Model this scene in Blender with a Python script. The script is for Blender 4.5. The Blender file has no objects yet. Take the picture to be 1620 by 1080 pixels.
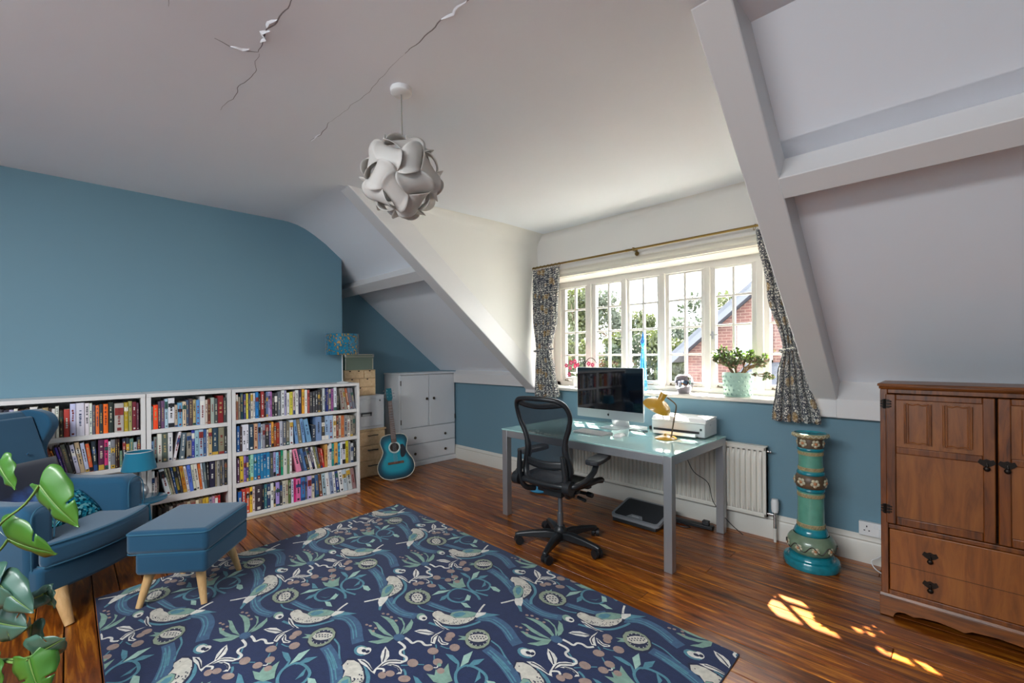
import bpy, bmesh, math, random
from math import sin, cos, pi, radians, sqrt
from mathutils import Vector, Matrix, noise
random.seed(7)
S = bpy.context.scene
C = S.collection

# ---------------------------------------------------------------- camera, world, sun, exposure
cd = bpy.data.cameras.new('camera'); cam = bpy.data.objects.new('camera', cd); C.objects.link(cam)
S.camera = cam
YAW = radians(45.04); ROLL = radians(-0.4476)
F_ = Vector((-sin(YAW), cos(YAW), 0)); R_ = Vector((cos(YAW), sin(YAW), 0)); U_ = Vector((0, 0, 1))
cx_ = R_*cos(ROLL) + U_*sin(ROLL); cy_ = -R_*sin(ROLL) + U_*cos(ROLL); cz_ = -F_
cam.matrix_world = Matrix(((cx_.x, cy_.x, cz_.x, 0), (cx_.y, cy_.y, cz_.y, 0), (cx_.z, cy_.z, cz_.z, 1.36), (0, 0, 0, 1)))
cd.sensor_width = 36; cd.sensor_fit = 'HORIZONTAL'; cd.lens = 15.645; cd.shift_y = 21.5/1620; cd.clip_start = .02; cd.clip_end = 300

S.view_settings.view_transform = 'Standard'; S.view_settings.look = 'None'
S.view_settings.gamma = 1.0; S.view_settings.use_curve_mapping = False
S.view_settings.exposure = 1.82
W = bpy.data.worlds.new('sky'); S.world = W; W.use_nodes = True
bg = W.node_tree.nodes['Background']; bg.inputs[0].default_value = (.95, .975, 1.0, 1); bg.inputs[1].default_value = 4.8

def lamp(name, typ, energy, color=(1, 1, 1)):
    l = bpy.data.lights.new(name, typ); l.energy = energy; l.color = color
    o = bpy.data.objects.new(name, l); C.objects.link(o); return o
sun = lamp('sun', 'SUN', 27.0, (1, .91, .78)); sun.data.angle = radians(.55)
sun.rotation_euler = Vector((.66, -.75, -1)).to_track_quat('-Z', 'Y').to_euler()
# added fill lamp behind the viewpoint; the back wall has no window
rear = lamp('rear_fill_light', 'AREA', 7, (.93, .97, 1)); rear.data.shape = 'RECTANGLE'; rear.data.size = 2.6; rear.data.size_y = 1.4
rear.location = (-1.4, -2.5, 1.55); rear.rotation_euler = (radians(90), 0, 0)
# added overhead fill lamp for floor and furniture; the ceiling has no opening
top_fill = lamp('overhead_fill_light', 'AREA', 80, (.95, .98, 1.0)); top_fill.data.shape = 'RECTANGLE'; top_fill.data.size = 2.6; top_fill.data.size_y = 1.2
top_fill.location = (-1.1, -1.55, 2.60); top_fill.rotation_euler = (radians(15), 0, 0)
port = lamp('window_portal', 'AREA', 1); port.data.shape = 'RECTANGLE'; port.data.size = 2.5; port.data.size_y = 1.1
port.location = (-1.95, 4.0, 1.6); port.rotation_euler = (radians(-90), 0, 0); port.data.cycles.is_portal = True

# ---------------------------------------------------------------- helpers
def lin(h):
    c = [int(h[i:i+2], 16)/255 for i in (0, 2, 4)]
    return tuple(x/12.92 if x <= .04045 else ((x+.055)/1.055)**2.4 for x in c) + (1,)
MATS = {}
def mat(name, hexc, rough=.6, metal=0, coat=0, bump=None, var=None, sheen=0, trans=0, spec=.5):
    if name in MATS: return MATS[name]
    m = bpy.data.materials.new(name); m.use_nodes = True; MATS[name] = m
    N = m.node_tree.nodes; L = m.node_tree.links; b = N['Principled BSDF']
    col = lin(hexc); b.inputs['Base Color'].default_value = col
    b.inputs['Roughness'].default_value = rough; b.inputs['Metallic'].default_value = metal
    b.inputs['Coat Weight'].default_value = coat; b.inputs['Sheen Weight'].default_value = sheen
    b.inputs['Specular IOR Level'].default_value = .15 if sheen else spec
    if trans: b.inputs['Transmission Weight'].default_value = trans
    tc = N.new('ShaderNodeTexCoord') if (bump or var) else None
    if var:
        n = N.new('ShaderNodeTexNoise'); n.inputs['Scale'].default_value = var[0]; n.inputs['Detail'].default_value = 5
        L.new(tc.outputs['Object'], n.inputs['Vector'])
        mx = N.new('ShaderNodeMix'); mx.data_type = 'RGBA'
        mx.inputs[6].default_value = tuple(c*(1-var[1]) for c in col[:3])+(1,); mx.inputs[7].default_value = tuple(min(1, c*(1+var[1])) for c in col[:3])+(1,)
        L.new(n.outputs['Fac'], mx.inputs[0]); L.new(mx.outputs[2], b.inputs['Base Color'])
    if bump:
        n2 = N.new('ShaderNodeTexNoise'); n2.inputs['Scale'].default_value = bump[0]; n2.inputs['Detail'].default_value = 4
        L.new(tc.outputs['Object'], n2.inputs['Vector'])
        bp = N.new('ShaderNodeBump'); bp.inputs['Strength'].default_value = bump[1]; bp.inputs['Distance'].default_value = bump[2] if len(bump) > 2 else .01
        L.new(n2.outputs['Fac'], bp.inputs['Height']); L.new(bp.outputs[0], b.inputs['Normal'])
    return m

def wood(name, dark, mid, light, scale=(1, 12, 12), rough=.4, coat=0, rnd=.5, nscale=3.0, bump=.15, knots=False):
    """streaky wood: noise stretched along local x; each object shifted and tinted by its own random number"""
    if name in MATS: return MATS[name]
    m = bpy.data.materials.new(name); m.use_nodes = True; MATS[name] = m
    N = m.node_tree.nodes; L = m.node_tree.links; b = N['Principled BSDF']
    tc = N.new('ShaderNodeTexCoord'); oi = N.new('ShaderNodeObjectInfo')
    mul = N.new('ShaderNodeVectorMath'); mul.operation = 'MULTIPLY'; mul.inputs[1].default_value = scale
    L.new(tc.outputs['Object'], mul.inputs[0])
    ad = N.new('ShaderNodeVectorMath'); ad.operation = 'ADD'; sc = N.new('ShaderNodeMath'); sc.operation = 'MULTIPLY'; sc.inputs[1].default_value = 57
    L.new(oi.outputs['Random'], sc.inputs[0]); L.new(mul.outputs[0], ad.inputs[0]); L.new(sc.outputs[0], ad.inputs[1])
    n = N.new('ShaderNodeTexNoise'); n.inputs['Scale'].default_value = nscale; n.inputs['Detail'].default_value = 8; n.inputs['Roughness'].default_value = .65; n.inputs['Distortion'].default_value = .8
    L.new(ad.outputs[0], n.inputs['Vector'])
    cr = N.new('ShaderNodeValToRGB'); e = cr.color_ramp.elements
    e[0].position = .28; e[0].color = lin(dark); e[1].position = .75; e[1].color = lin(light)
    k = e.new(.5); k.color = lin(mid)
    L.new(n.outputs['Fac'], cr.inputs[0])
    out = cr.outputs[0]
    if knots:
        ks = N.new('ShaderNodeVectorMath'); ks.operation = 'MULTIPLY'; ks.inputs[1].default_value = (1.9, 6.5, 1); L.new(tc.outputs['Object'], ks.inputs[0])
        ka = N.new('ShaderNodeVectorMath'); ka.operation = 'ADD'; L.new(ks.outputs[0], ka.inputs[0]); L.new(sc.outputs[0], ka.inputs[1])
        vo = N.new('ShaderNodeTexVoronoi'); vo.inputs['Scale'].default_value = 1.0; L.new(ka.outputs[0], vo.inputs['Vector'])
        kr = N.new('ShaderNodeValToRGB'); q = kr.color_ramp.elements; q[0].position = .05; q[0].color = (.35, .28, .25, 1); q[1].position = .16; q[1].color = (1, 1, 1, 1); q2 = q.new(.09); q2.color = (.62, .5, .42, 1)
        L.new(vo.outputs['Distance'], kr.inputs[0]); km = N.new('ShaderNodeMix'); km.data_type = 'RGBA'; km.blend_type = 'MULTIPLY'; km.inputs[0].default_value = 1
        L.new(out, km.inputs[6]); L.new(kr.outputs[0], km.inputs[7]); out = km.outputs[2]
    hsv = N.new('ShaderNodeHueSaturation'); mr = N.new('ShaderNodeMapRange'); mr.inputs[3].default_value = 1-rnd*.5; mr.inputs[4].default_value = 1+rnd*.5
    L.new(oi.outputs['Random'], mr.inputs[0]); L.new(mr.outputs[0], hsv.inputs['Value']); L.new(out, hsv.inputs['Color'])
    L.new(hsv.outputs[0], b.inputs['Base Color'])
    b.inputs['Roughness'].default_value = rough; b.inputs['Coat Weight'].default_value = coat; b.inputs['Coat Roughness'].default_value = .2
    bp = N.new('ShaderNodeBump'); bp.inputs['Strength'].default_value = bump; bp.inputs['Distance'].default_value = .004
    L.new(n.outputs['Fac'], bp.inputs['Height']); L.new(bp.outputs[0], b.inputs['Normal'])
    return m

def seethrough(name, hexc, fac, rough=.5):
    """woven mesh / net that lets part of the light through"""
    m = bpy.data.materials.new(name); m.use_nodes = True; N = m.node_tree.nodes; L = m.node_tree.links
    b = N['Principled BSDF']; b.inputs['Base Color'].default_value = lin(hexc); b.inputs['Roughness'].default_value = rough
    t = N.new('ShaderNodeBsdfTransparent'); mx = N.new('ShaderNodeMixShader'); mx.inputs[0].default_value = fac
    L.new(t.outputs[0], mx.inputs[1]); L.new(b.outputs[0], mx.inputs[2]); L.new(mx.outputs[0], N['Material Output'].inputs[0]); return m
def window_glass():
    m = bpy.data.materials.new('window_glass'); m.use_nodes = True; N = m.node_tree.nodes; L = m.node_tree.links
    N.remove(N['Principled BSDF']); t = N.new('ShaderNodeBsdfTransparent'); t.inputs[0].default_value = (.97, .98, .975, 1)
    g = N.new('ShaderNodeBsdfGlossy'); g.inputs['Roughness'].default_value = .02; lw = N.new('ShaderNodeLayerWeight'); lw.inputs[0].default_value = .25
    p = N.new('ShaderNodeMath'); p.operation = 'POWER'; p.inputs[1].default_value = 5; q = N.new('ShaderNodeMath'); q.operation = 'MULTIPLY_ADD'; q.inputs[1].default_value = .6; q.inputs[2].default_value = .03
    mx = N.new('ShaderNodeMixShader'); L.new(lw.outputs['Facing'], p.inputs[0]); L.new(p.outputs[0], q.inputs[0]); L.new(q.outputs[0], mx.inputs[0]); L.new(t.outputs[0], mx.inputs[1]); L.new(g.outputs[0], mx.inputs[2])
    L.new(mx.outputs[0], N['Material Output'].inputs[0]); return m

class MB:
    """collects shapes and links them as ONE mesh object"""
    def __init__(s): s.v = []; s.f = []; s.m = []
    def add(s, vs, fs, m=0, M=None):
        o = len(s.v)
        s.v += [tuple(M @ Vector(v)) for v in vs] if M else [tuple(v) for v in vs]
        s.f += [tuple(i+o for i in f) for f in fs]; s.m += [m]*len(fs); return s
    def box(s, a, b, m=0, M=None):
        x0, y0, z0 = a; x1, y1, z1 = b
        x0, x1 = min(x0, x1), max(x0, x1); y0, y1 = min(y0, y1), max(y0, y1); z0, z1 = min(z0, z1), max(z0, z1)
        return s.add([(x0, y0, z0), (x1, y0, z0), (x1, y1, z0), (x0, y1, z0), (x0, y0, z1), (x1, y0, z1), (x1, y1, z1), (x0, y1, z1)],
            [(3, 2, 1, 0), (4, 5, 6, 7), (0, 1, 5, 4), (1, 2, 6, 5), (2, 3, 7, 6), (3, 0, 4, 7)], m, M)
    def cyl(s, p0, p1, r0, r1=None, n=12, m=0, M=None):
        r1 = r0 if r1 is None else r1
        return s.tube([p0, p1], [r0, r1], n, m, M)
    def tube(s, pts, r, n=8, m=0, M=None, caps=True, closed=False):
        pts = [Vector(p) for p in pts]; k = len(pts)
        rs = r if isinstance(r, (list, tuple)) else [r]*k
        vs = []; fs = []; up = None
        for i, p in enumerate(pts):
            a = pts[(i-1) % k] if closed else pts[max(i-1, 0)]; b = pts[(i+1) % k] if closed else pts[min(i+1, k-1)]
            t = (b-a).normalized() if (b-a).length > 1e-9 else Vector((0, 0, 1))
            if up is None: up = t.orthogonal().normalized()
            up = (up - t*up.dot(t)); up = up.normalized() if up.length > 1e-6 else t.orthogonal().normalized()
            w = t.cross(up)
            for j in range(n):
                q = 2*pi*j/n; vs.append(p + (up*cos(q)+w*sin(q))*rs[i])
        for i in range(k if closed else k-1):
            i2 = (i+1) % k
            for j in range(n): fs.append((i*n+j, i*n+(j+1) % n, i2*n+(j+1) % n, i2*n+j))
        if caps and not closed: fs += [tuple(range(n))[::-1], tuple((k-1)*n+j for j in range(n))]
        return s.add(vs, fs, m, M)
    def lathe(s, prof, n=24, m=0, c=(0, 0, 0), M=None, mf=None):
        vs = []; fs = []; k = len(prof); ms = []
        for r, z in prof:
            for j in range(n): vs.append((c[0]+max(r, 1e-4)*cos(2*pi*j/n), c[1]+max(r, 1e-4)*sin(2*pi*j/n), c[2]+z))
        for i in range(k-1):
            for j in range(n): fs.append((i*n+j, i*n+(j+1) % n, (i+1)*n+(j+1) % n, (i+1)*n+j))
        return s.add(vs, fs, m, M)
    def sphere(s, c, r, n=12, k=8, m=0, M=None):
        rx, ry, rz = r if isinstance(r, (tuple, list)) else (r, r, r)
        vs = []; fs = []
        for i in range(k+1):
            a = -pi/2 + pi*i/k
            for j in range(n):
                q = 2*pi*j/n; vs.append((c[0]+rx*max(cos(a), 1e-4)*cos(q), c[1]+ry*max(cos(a), 1e-4)*sin(q), c[2]+rz*sin(a)))
        for i in range(k):
            for j in range(n): fs.append((i*n+j, i*n+(j+1) % n, (i+1)*n+(j+1) % n, (i+1)*n+j))
        return s.add(vs, fs, m, M)
    def prism(s, poly, a, b, axis='z', m=0, M=None):
        """2D polygon extruded from a to b along axis (x: poly is (y,z); y: (x,z); z: (x,y))"""
        def P(p, h): return (h, p[0], p[1]) if axis == 'x' else (p[0], h, p[1]) if axis == 'y' else (p[0], p[1], h)
        n = len(poly)
        return s.add([P(p, a) for p in poly]+[P(p, b) for p in poly],
            [tuple(range(n))[::-1], tuple(range(n, 2*n))]+[(i, (i+1) % n, n+(i+1) % n, n+i) for i in range(n)], m, M)
    def grid(s, fn, nu, nv, m=0, cu=False, M=None):
        vs = [fn(i/(nu if cu else nu-1), j/(nv-1)) for j in range(nv) for i in range(nu)]; fs = []
        for j in range(nv-1):
            for i in range(nu if cu else nu-1): fs.append((j*nu+i, j*nu+(i+1) % nu, (j+1)*nu+(i+1) % nu, (j+1)*nu+i))
        return s.add(vs, fs, m, M)
    def mesh(s, name, mats):
        me = bpy.data.meshes.new(name); me.from_pydata(s.v, [], s.f)
        for x in (mats if isinstance(mats, (list, tuple)) else [mats]): me.materials.append(x)
        me.polygons.foreach_set('material_index', s.m); return me
    def build(s, name, mats, parent=None, smooth=0, bevel=0, seg=2, solid=0, subsurf=0, fix=True, loc=None, rotz=0):
        me = s.mesh(name, mats)
        if fix:
            bm = bmesh.new(); bm.from_mesh(me); bmesh.ops.recalc_face_normals(bm, faces=bm.faces); bm.to_mesh(me); bm.free()
        me.update()
        if smooth:
            me.shade_smooth()
            if smooth < 180: me.set_sharp_from_angle(angle=radians(smooth))
        o = bpy.data.objects.new(name, me); C.objects.link(o); o.parent = parent
        if loc: o.location = loc
        o.rotation_euler.z = rotz
        if bevel:
            b = o.modifiers.new('edge', 'BEVEL'); b.width = bevel; b.segments = seg; b.limit_method = 'ANGLE'; b.angle_limit = radians(40)
            if not smooth: me.shade_smooth(); me.set_sharp_from_angle(angle=radians(30))
            b.harden_normals = False
        if solid:
            q = o.modifiers.new('thickness', 'SOLIDIFY'); q.thickness = solid; q.offset = 0
        if subsurf:
            q = o.modifiers.new('rounding', 'SUBSURF'); q.levels = subsurf; q.render_levels = subsurf
        return o

def tag(o, label=None, cat=None, group=None, kind=None):
    if label: o['label'] = label
    if cat: o['category'] = cat
    if group: o['group'] = group
    if kind: o['kind'] = kind
    return o
def thing(name, label, cat, loc=(0, 0, 0), rotz=0, group=None):
    o = bpy.data.objects.new(name, None); C.objects.link(o); o.location = loc; o.rotation_euler.z = rotz; o.empty_display_size = .1
    return tag(o, label, cat, group)
def struct(o): o['kind'] = 'structure'; return o
def RX(a): return Matrix.Rotation(a, 4, 'X')
def RY(a): return Matrix.Rotation(a, 4, 'Y')
def RZ(a): return Matrix.Rotation(a, 4, 'Z')
def T(x, y, z): return Matrix.Translation((x, y, z))
def rrect(w, h, r, n=5, cx=0, cy=0):
    p = []
    for qx, qy, a0 in ((1, 1, 0), (-1, 1, 90), (-1, -1, 180), (1, -1, 270)):
        for i in range(n+1):
            a = radians(a0+90*i/n); p.append((cx+qx*(w/2-r)+r*cos(a), cy+qy*(h/2-r)+r*sin(a)))
    return p
# ---------------------------------------------------------------- materials used widely
M_white = mat('ceiling_paint', 'e9ecf2', .75, bump=(3.5, .12, .03), var=(1.2, .03))
M_trim = mat('gloss_trim_paint', 'd6d3d2', .4, bump=(9, .06, .01))
M_dwall = mat('dormer_wall_paint', 'dedbd6', .7, bump=(6, .06, .01))
M_blue = mat('blue_wall_paint', '6a8d9d', .72, bump=(60, .05, .004), var=(.8, .05))
M_win = mat('window_gloss_white', 'cfccc7', .35)
M_skirt = mat('skirting_paint', 'd3cfc6', .4)
M_case = mat('bookcase_white', 'd9d5d2', .45, var=(4, .03))
M_floor = wood('stained_floorboard', '2c1204', '864410', 'da8e28', (1.3, 16, 16), rough=.3, coat=.25, rnd=.6, nscale=2.2, bump=.2, knots=True)
M_dark = mat('dark_gap', '120c08', .9)
M_silver = mat('silver_metal', 'b3b5b8', .35, .85)
M_chrome = mat('chrome', 'd0d0d0', .12, 1)
M_brass = mat('antique_brass', '8a713f', .35, .9)
M_black = mat('black_plastic', '17181b', .45)
M_dkplas = mat('graphite_plastic', '232529', .4)
M_wplas = mat('white_plastic', 'e2e2e2', .35)
M_beech = wood('beech_leg', 'b98d59', 'd0a671', 'dfbb8c', (10, 10, 1.5), rough=.45, rnd=.15)
M_glass = window_glass()

# ---------------------------------------------------------------- room shell
SL, BL = .80, .935      # slope of the left beams:  z = BL + SL*(3.66-y)
SR, BR = .83, 1.0       # the same for the right bay
def zl(y): return BL+SL*(3.66-y)
def zr(y): return BR+SR*(3.66-y)

fl = struct(MB().box((-5.3, -2.7, -.08), (1.8, 4.1, -.022)).build('floor', M_dark))
y = -2.6; row = 0
while y < 3.66:
    w = (.110, .114, .108, .118, .112)[row % 5]
    x = -5.1 + random.uniform(-2.5, 0)
    while x < 1.6:
        ln = random.uniform(2.2, 4.2); a, b = max(x, -5.1), min(x+ln, 1.6)
        if b-a > .05:
            dz = random.uniform(-.0006, .0)
            MB().box((a-(a+b)/2, -w/2+.0022, -.02), (b-(a+b)/2-.002, w/2-.0022, 0)).build('plank', M_floor, fl, bevel=.0022, seg=1, loc=((a+b)/2, y+w/2, dz))
        x += ln
    y += w; row += 1

struct(MB().box((-5.25, -2.7, 0), (-4.52, 2.02, 2.75)).build('wall_left', M_blue))
struct(MB().box((-5.25, 2.02, 0), (-5.08, 3.7, 2.75)).build('wall_alcove', M_blue))
struct(MB().box((-5.25, 3.66, 0), (1.8, 3.98, .93)).box((-5.25, 3.66, .93), (-3.40, 3.98, 1.25)).box((-3.40, 3.66, .93), (-.565, 3.98, .991)).box((-.565, 3.66, .93), (1.8, 3.98, 1.02)).build('wall_window', M_blue))
struct(MB().box((1.6, -2.7, 0), (1.8, 3.7, 2.75)).build('wall_right', M_blue))
struct(MB().box((-5.25, -2.8, 0), (1.8, -2.6, 2.75)).build('wall_back', M_blue))
# dormer front wall over the window opening
struct(MB().box((-3.3, 3.66, 2.165), (-.63, 3.98, 2.75)).build('wall_dormer', M_dwall))
# dormer cheeks
def cheek(name, x0, x1, zf):
    y0 = 1.52 if zf(1.6) < 2.64 else 1.72
    poly = [(y0, 2.72), (y0, zf(y0)+.02), (3.62, zf(3.62)+.03), (3.66, .93), (4.02, .93), (4.02, 2.72)]
    return struct(MB().prism(poly, x0, x1, 'x').build(name, M_dwall))
cheek('wall_dormer_left', -3.30, -3.255, zl); cheek('wall_dormer_right', -.675, -.63, lambda y: zr(y))
# ceiling
ce = struct(MB().box((-5.25, -2.7, 2.655), (1.8, 1.5, 2.75)).box((-3.26, 1.5, 2.655), (-.70, 4.02, 2.75)).box((-.70, 1.5, 2.655), (1.8, 1.97, 2.75)).box((-.70, 1.97, 2.655), (-.62, 4.02, 2.75)).build('ceiling', M_white))
# plaster coves of the dormer ceiling
def cove(name, r, along, rev, c, a, b):
    # quarter-round fillet strip: along x (at y=c) or along y (at x=c)
    m = MB(); n = 8
    pr = []
    for i in range(n+1):
        q = pi/2*i/n; pr.append((r-r*cos(q), r-r*sin(q)))     # distance from wall, distance from ceiling
    poly = [(0, 0)]+[(d, h) for d, h in pr[::-1]]
    pts = [(c+rev*d, 2.656-h) for d, h in poly]
    m.prism(pts, a, b, 'x' if along == 'x' else 'y')
    return struct(m.build(name, M_dwall, smooth=40))
cove('trim_1', .05, 'x', -1, 3.66, -3.255, -.675)
def soft_cove(u, v):
    y = 1.50+2.17*v; r =   .002+.13*min(1, max(0, (y-1.55)/1.5))**1.0; q = pi/2*u
    return (-3.256+r*(1-sin(q)), y, 2.656-r*(1-cos(q)))
struct(MB().grid(soft_cove, 9, 24).build('trim_2', M_dwall, smooth=180, fix=False))

# sloping panels
def sheet(name, prof, x0, x1, th=.05):
    pr = prof+[(y, z+th) for y, z in prof[::-1]]
    return struct(MB().prism(pr, x0, x1, 'x').build(name, M_white, smooth=25))
LU, LL, RO = .12, .225, .194
pl = [(1.40, 2.657), (1.50, 2.653), (1.58, 2.640), (1.66, 2.612), (1.75, 2.565), (1.86, zl(1.86)+LU), (2.30, zl(2.30)+LU)]
sheet('ceiling_slope_upper_left', pl, -5.1, -3.28)
sheet('ceiling_slope_lower_left', [(2.2, zl(2.2)+LL), (3.72, zl(3.72)+LL)], -5.1, -3.28)
sheet('ceiling_slope_upper_right', [(1.70, zr(1.70)+RO), (2.40, zr(2.40)+RO)], -.68, 1.7)
sheet('ceiling_slope_lower_right', [(2.30, zr(2.30)+RO), (3.80, zr(3.80)+RO)], -.68, 1.7)
# beams: rafters beside the dormer, purlins across, wall plates below
def rafter(name, x0, x1, zf, yt, zb, top=.26):
    poly = [(yt, 2.70), (yt, zf(yt)), (3.60, zf(3.60)), (3.60, zb), (3.70, zb), (3.70, zf(3.70)+top), (yt+.3, 2.70)]
    return struct(MB().prism(poly, x0, x1, 'x').build(name, M_trim, bevel=.006))
rafter('trim_4', -3.40, -3.252, zl, 1.50, .945); rafter('trim_5', -.705, -.565, zr, 1.666, .927)
def purlin(name, x0, x1, zf, y0, y1, d):
    # lower face on the beam plane, sides square to the slope
    s_ = math.atan(SL); n = (sin(s_), cos(s_))
    poly = [(y0, zf(y0)), (y1, zf(y1)), (y1+n[0]*d, zf(y1)+n[1]*d), (y0+n[0]*d, zf(y0)+n[1]*d)]
    return struct(MB().prism(poly, x0, x1, 'x').build(name, M_trim, bevel=.004))
purlin('trim_6', -5.09, -3.395, zl, 2.19, 2.28, .17); purlin('trim_7', -.57, 1.62, zr, 2.278, 2.364, .17)
struct(MB().prism([(3.60, 1.006), (3.60, 1.125), (3.70, 1.21), (3.76, 1.21), (3.76, 1.006)], -4.702, -3.395, 'x').build('trim_8', M_trim, bevel=.004))
struct(MB().prism([(3.60, .927), (3.60, 1.05), (3.71, 1.18), (3.78, 1.18), (3.78, .927)], -.57, 1.62, 'x').build('trim_9', M_trim, bevel=.004))
# baseboards (moulded)
bp_ = [(0, 0), (-.02, 0), (-.02, .125), (-.014, .137), (-.018, .147), (-.012, .160), (-.004, .172), (0, .178)]
struct(MB().prism([(3.66+a, b) for a, b in bp_], -5.08, 1.6, 'x').build('baseboard_window', M_skirt, smooth=30))
struct(MB().prism([(-5.08-a, b) for a, b in bp_], 2.02, 3.64, 'y').build('baseboard_alcove', M_skirt, smooth=30))

# peeling paint along the cracks of the ceiling
def crack(pts, lift, wid):
    m = MB(); P = [Vector((x, y, 0)) for x, y in pts]; vs = []; fs = []
    fine = []
    for a, b in zip(P, P[1:]):
        k = max(2, int((b-a).length/.02))
        fine += [a.lerp(b, i/k) for i in range(k)]
    fine.append(P[-1]); n = len(fine)
    for i, p in enumerate(fine):
        t = (fine[min(i+1, n-1)]-fine[max(i-1, 0)]).normalized(); w = Vector((-t.y, t.x, 0))
        e = sin(pi*i/(n-1))**.6; jit = noise.noise(p*18)*.012
        L_ = lift*e*(.6+.7*noise.noise(p*9+Vector((3, 1, 5))))
        for k2, (d, h) in enumerate(((.0, .001), (wid*.6, L_*.35+.001), (wid, max(L_, .0015)))):
            q = p + w*(jit + wid*e - d*e); vs.append((q.x, q.y, 2.6545-h if k2 else 2.6552))
    for i in range(n-1):
        for k2 in range(2): fs.append((i*3+k2, i*3+k2+1, (i+1)*3+k2+1, (i+1)*3+k2))
    m.add(vs, fs); return m.build('peeling_paint', M_white, ce, solid=.0012, fix=False)
def hairline(pts, w=.0028):
    m = MB(); vs = []; fs = []; P = cr_line(pts); n = len(P)
    for i, p in enumerate(P):
        d = (P[min(i+1, n-1)]-P[max(i-1, 0)]).normalized(); q = Vector((-d.y, d.x, 0))*w*(.35+.65*sin(pi*(i+.5)/n))
        j = Vector((noise.noise(p*15), noise.noise(p*15+Vector((9, 0, 0))), 0))*.012
        for e in (-1, 1): v = p+j+q*e; vs.append((v.x, v.y, 2.6545))
    for i in range(n-1): fs.append((2*i, 2*i+1, 2*i+3, 2*i+2))
    m.add(vs, fs); return m.build('hairline_crack', mat('crack_grey', '8d8b90', .9), ce, fix=False)
def cr_line(pts):
    P = [Vector((x, y, 0)) for x, y in pts]; out = []
    for a, b in zip(P, P[1:]):
        k = max(2, int((b-a).length/.02)); out += [a.lerp(b, i/k) for i in range(k)]
    return out+[P[-1]]
hairline([(-1.66, .58), (-1.75, .585), (-1.83, .575), (-1.915, .566), (-1.97, .572), (-2.09, .579)]); hairline([(-2.09, .579), (-2.13, .53), (-2.135, .487), (-2.12, .43)]); hairline([(-2.10, .585), (-2.29, .611), (-2.40, .59), (-2.52, .596), (-2.72, .572)], .0016)
hairline([(-1.15, 1.045), (-1.28, 1.030), (-1.343, 1.045), (-1.43, 1.026), (-1.541, 1.034), (-1.67, 1.029)]); hairline([(-2.45, 1.03), (-2.62, 1.05), (-2.74, 1.039)], .0022); hairline([(-1.67, 1.03), (-2.1, 1.05), (-2.45, 1.03)], .0009); hairline([(-1.78, .30), (-1.95, .26), (-2.05, .27)], .0012)
crack([(-1.84, .578), (-1.88, .56), (-1.915, .566)], .007, .010); crack([(-1.925, .577), (-1.955, .556), (-1.985, .576), (-2.02, .565)], .010, .012)
crack([(-2.10, .55), (-2.125, .53), (-2.135, .487)], .007, .010)
crack([(-1.26, 1.034), (-1.30, 1.034), (-1.343, 1.045), (-1.40, 1.03)], .008, .010); crack([(-2.62, 1.05), (-2.68, 1.045), (-2.73, 1.039)], .005, .007)

# ---------------------------------------------------------------- window
wn = struct(MB().box((-3.24, 3.925, 2.098), (-.66, 4.0, 2.165)).box((-3.24, 3.925, 1.02), (-.66, 4.0, 1.066)).box((-3.24, 3.925, 1.02), (-3.155, 4.0, 2.165)).box((-.71, 3.925, 1.02), (-.66, 4.0, 2.165)).build('window_1', M_win, bevel=.004))
for x in (-2.762, -2.345, -1.942, -1.531, -1.116):
    MB().box((x-.026, 3.915, 1.05), (x+.026, 4.0, 2.11)).build('mullion', M_win, wn, bevel=.005)
GL = [(-3.10, -2.83), (-2.69, -2.39), (-2.295, -2.005), (-1.885, -1.592), (-1.467, -1.182), (-1.052, -.765)]
ZP = [1.105, 1.352, 1.60, 1.85, 2.086]
for i, (a, b) in enumerate(GL):
    op = i in (1, 4); yo = 3.935 if op else 3.945
    s_ = MB()
    s_.box((a-.045, yo, ZP[0]-.042), (a, 3.985, ZP[4]+.018)).box((b, yo, ZP[0]-.042), (b+.045, 3.985, ZP[4]+.018)).box((a, yo, ZP[4]), (b, 3.985, ZP[4]+.018)).box((a, yo, ZP[0]-.042), (b, 3.985, ZP[0]))
    sa = s_.build('casement', M_win, wn, bevel=.004)
    c = (a+b)/2; g = MB()
    g.box((c-.011, 3.948, ZP[0]), (c+.011, 3.98, ZP[4]))
    for z in ZP[1:4]: g.box((a, 3.95, z-.0095), (b, 3.978, z+.0095))
    g.build('glazing_bar', M_win, sa, bevel=.003)
    for u0, u1 in ((a, c-.011), (c+.011, b)):
        for z0, z1 in zip(ZP, ZP[1:]): MB().box((u0, 3.962, z0+.009), (u1, 3.966, z1-.009)).build('pane', M_glass, sa)
    if op:
        hx = b+.022 if i == 1 else a-.022
        h = MB().box((hx-.009, 3.925, 1.485), (hx+.009, 3.936, 1.55)).cyl((hx, 3.92, 1.52), (hx, 3.895, 1.52), .008, n=8).box((hx-.05 if i == 1 else hx-.006, 3.888, 1.514), (hx+.006 if i == 1 else hx+.05, 3.896, 1.524)).sphere((hx-.05 if i == 1 else hx+.05, 3.89, 1.519), .009)
        h.build('window_handle', M_silver, sa, smooth=30)
    st = MB().box((a+.02, 3.90, 1.072), (b-.03, 3.925, 1.080)).sphere((a+.03, 3.905, 1.083), .009)
    st.build('window_stay', mat('aged_iron', '5d5346', .5, .7), sa)
MB().box((-3.25, 3.595, .992), (-.68, 3.93, 1.02)).build('window_sill', mat('sill_paint', 'c6c2bb', .4), wn, bevel=.006)
MB().box((-3.25, 3.66, 2.16), (-.68, 3.93, 2.168)).build('window_head', M_win, wn)
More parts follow.
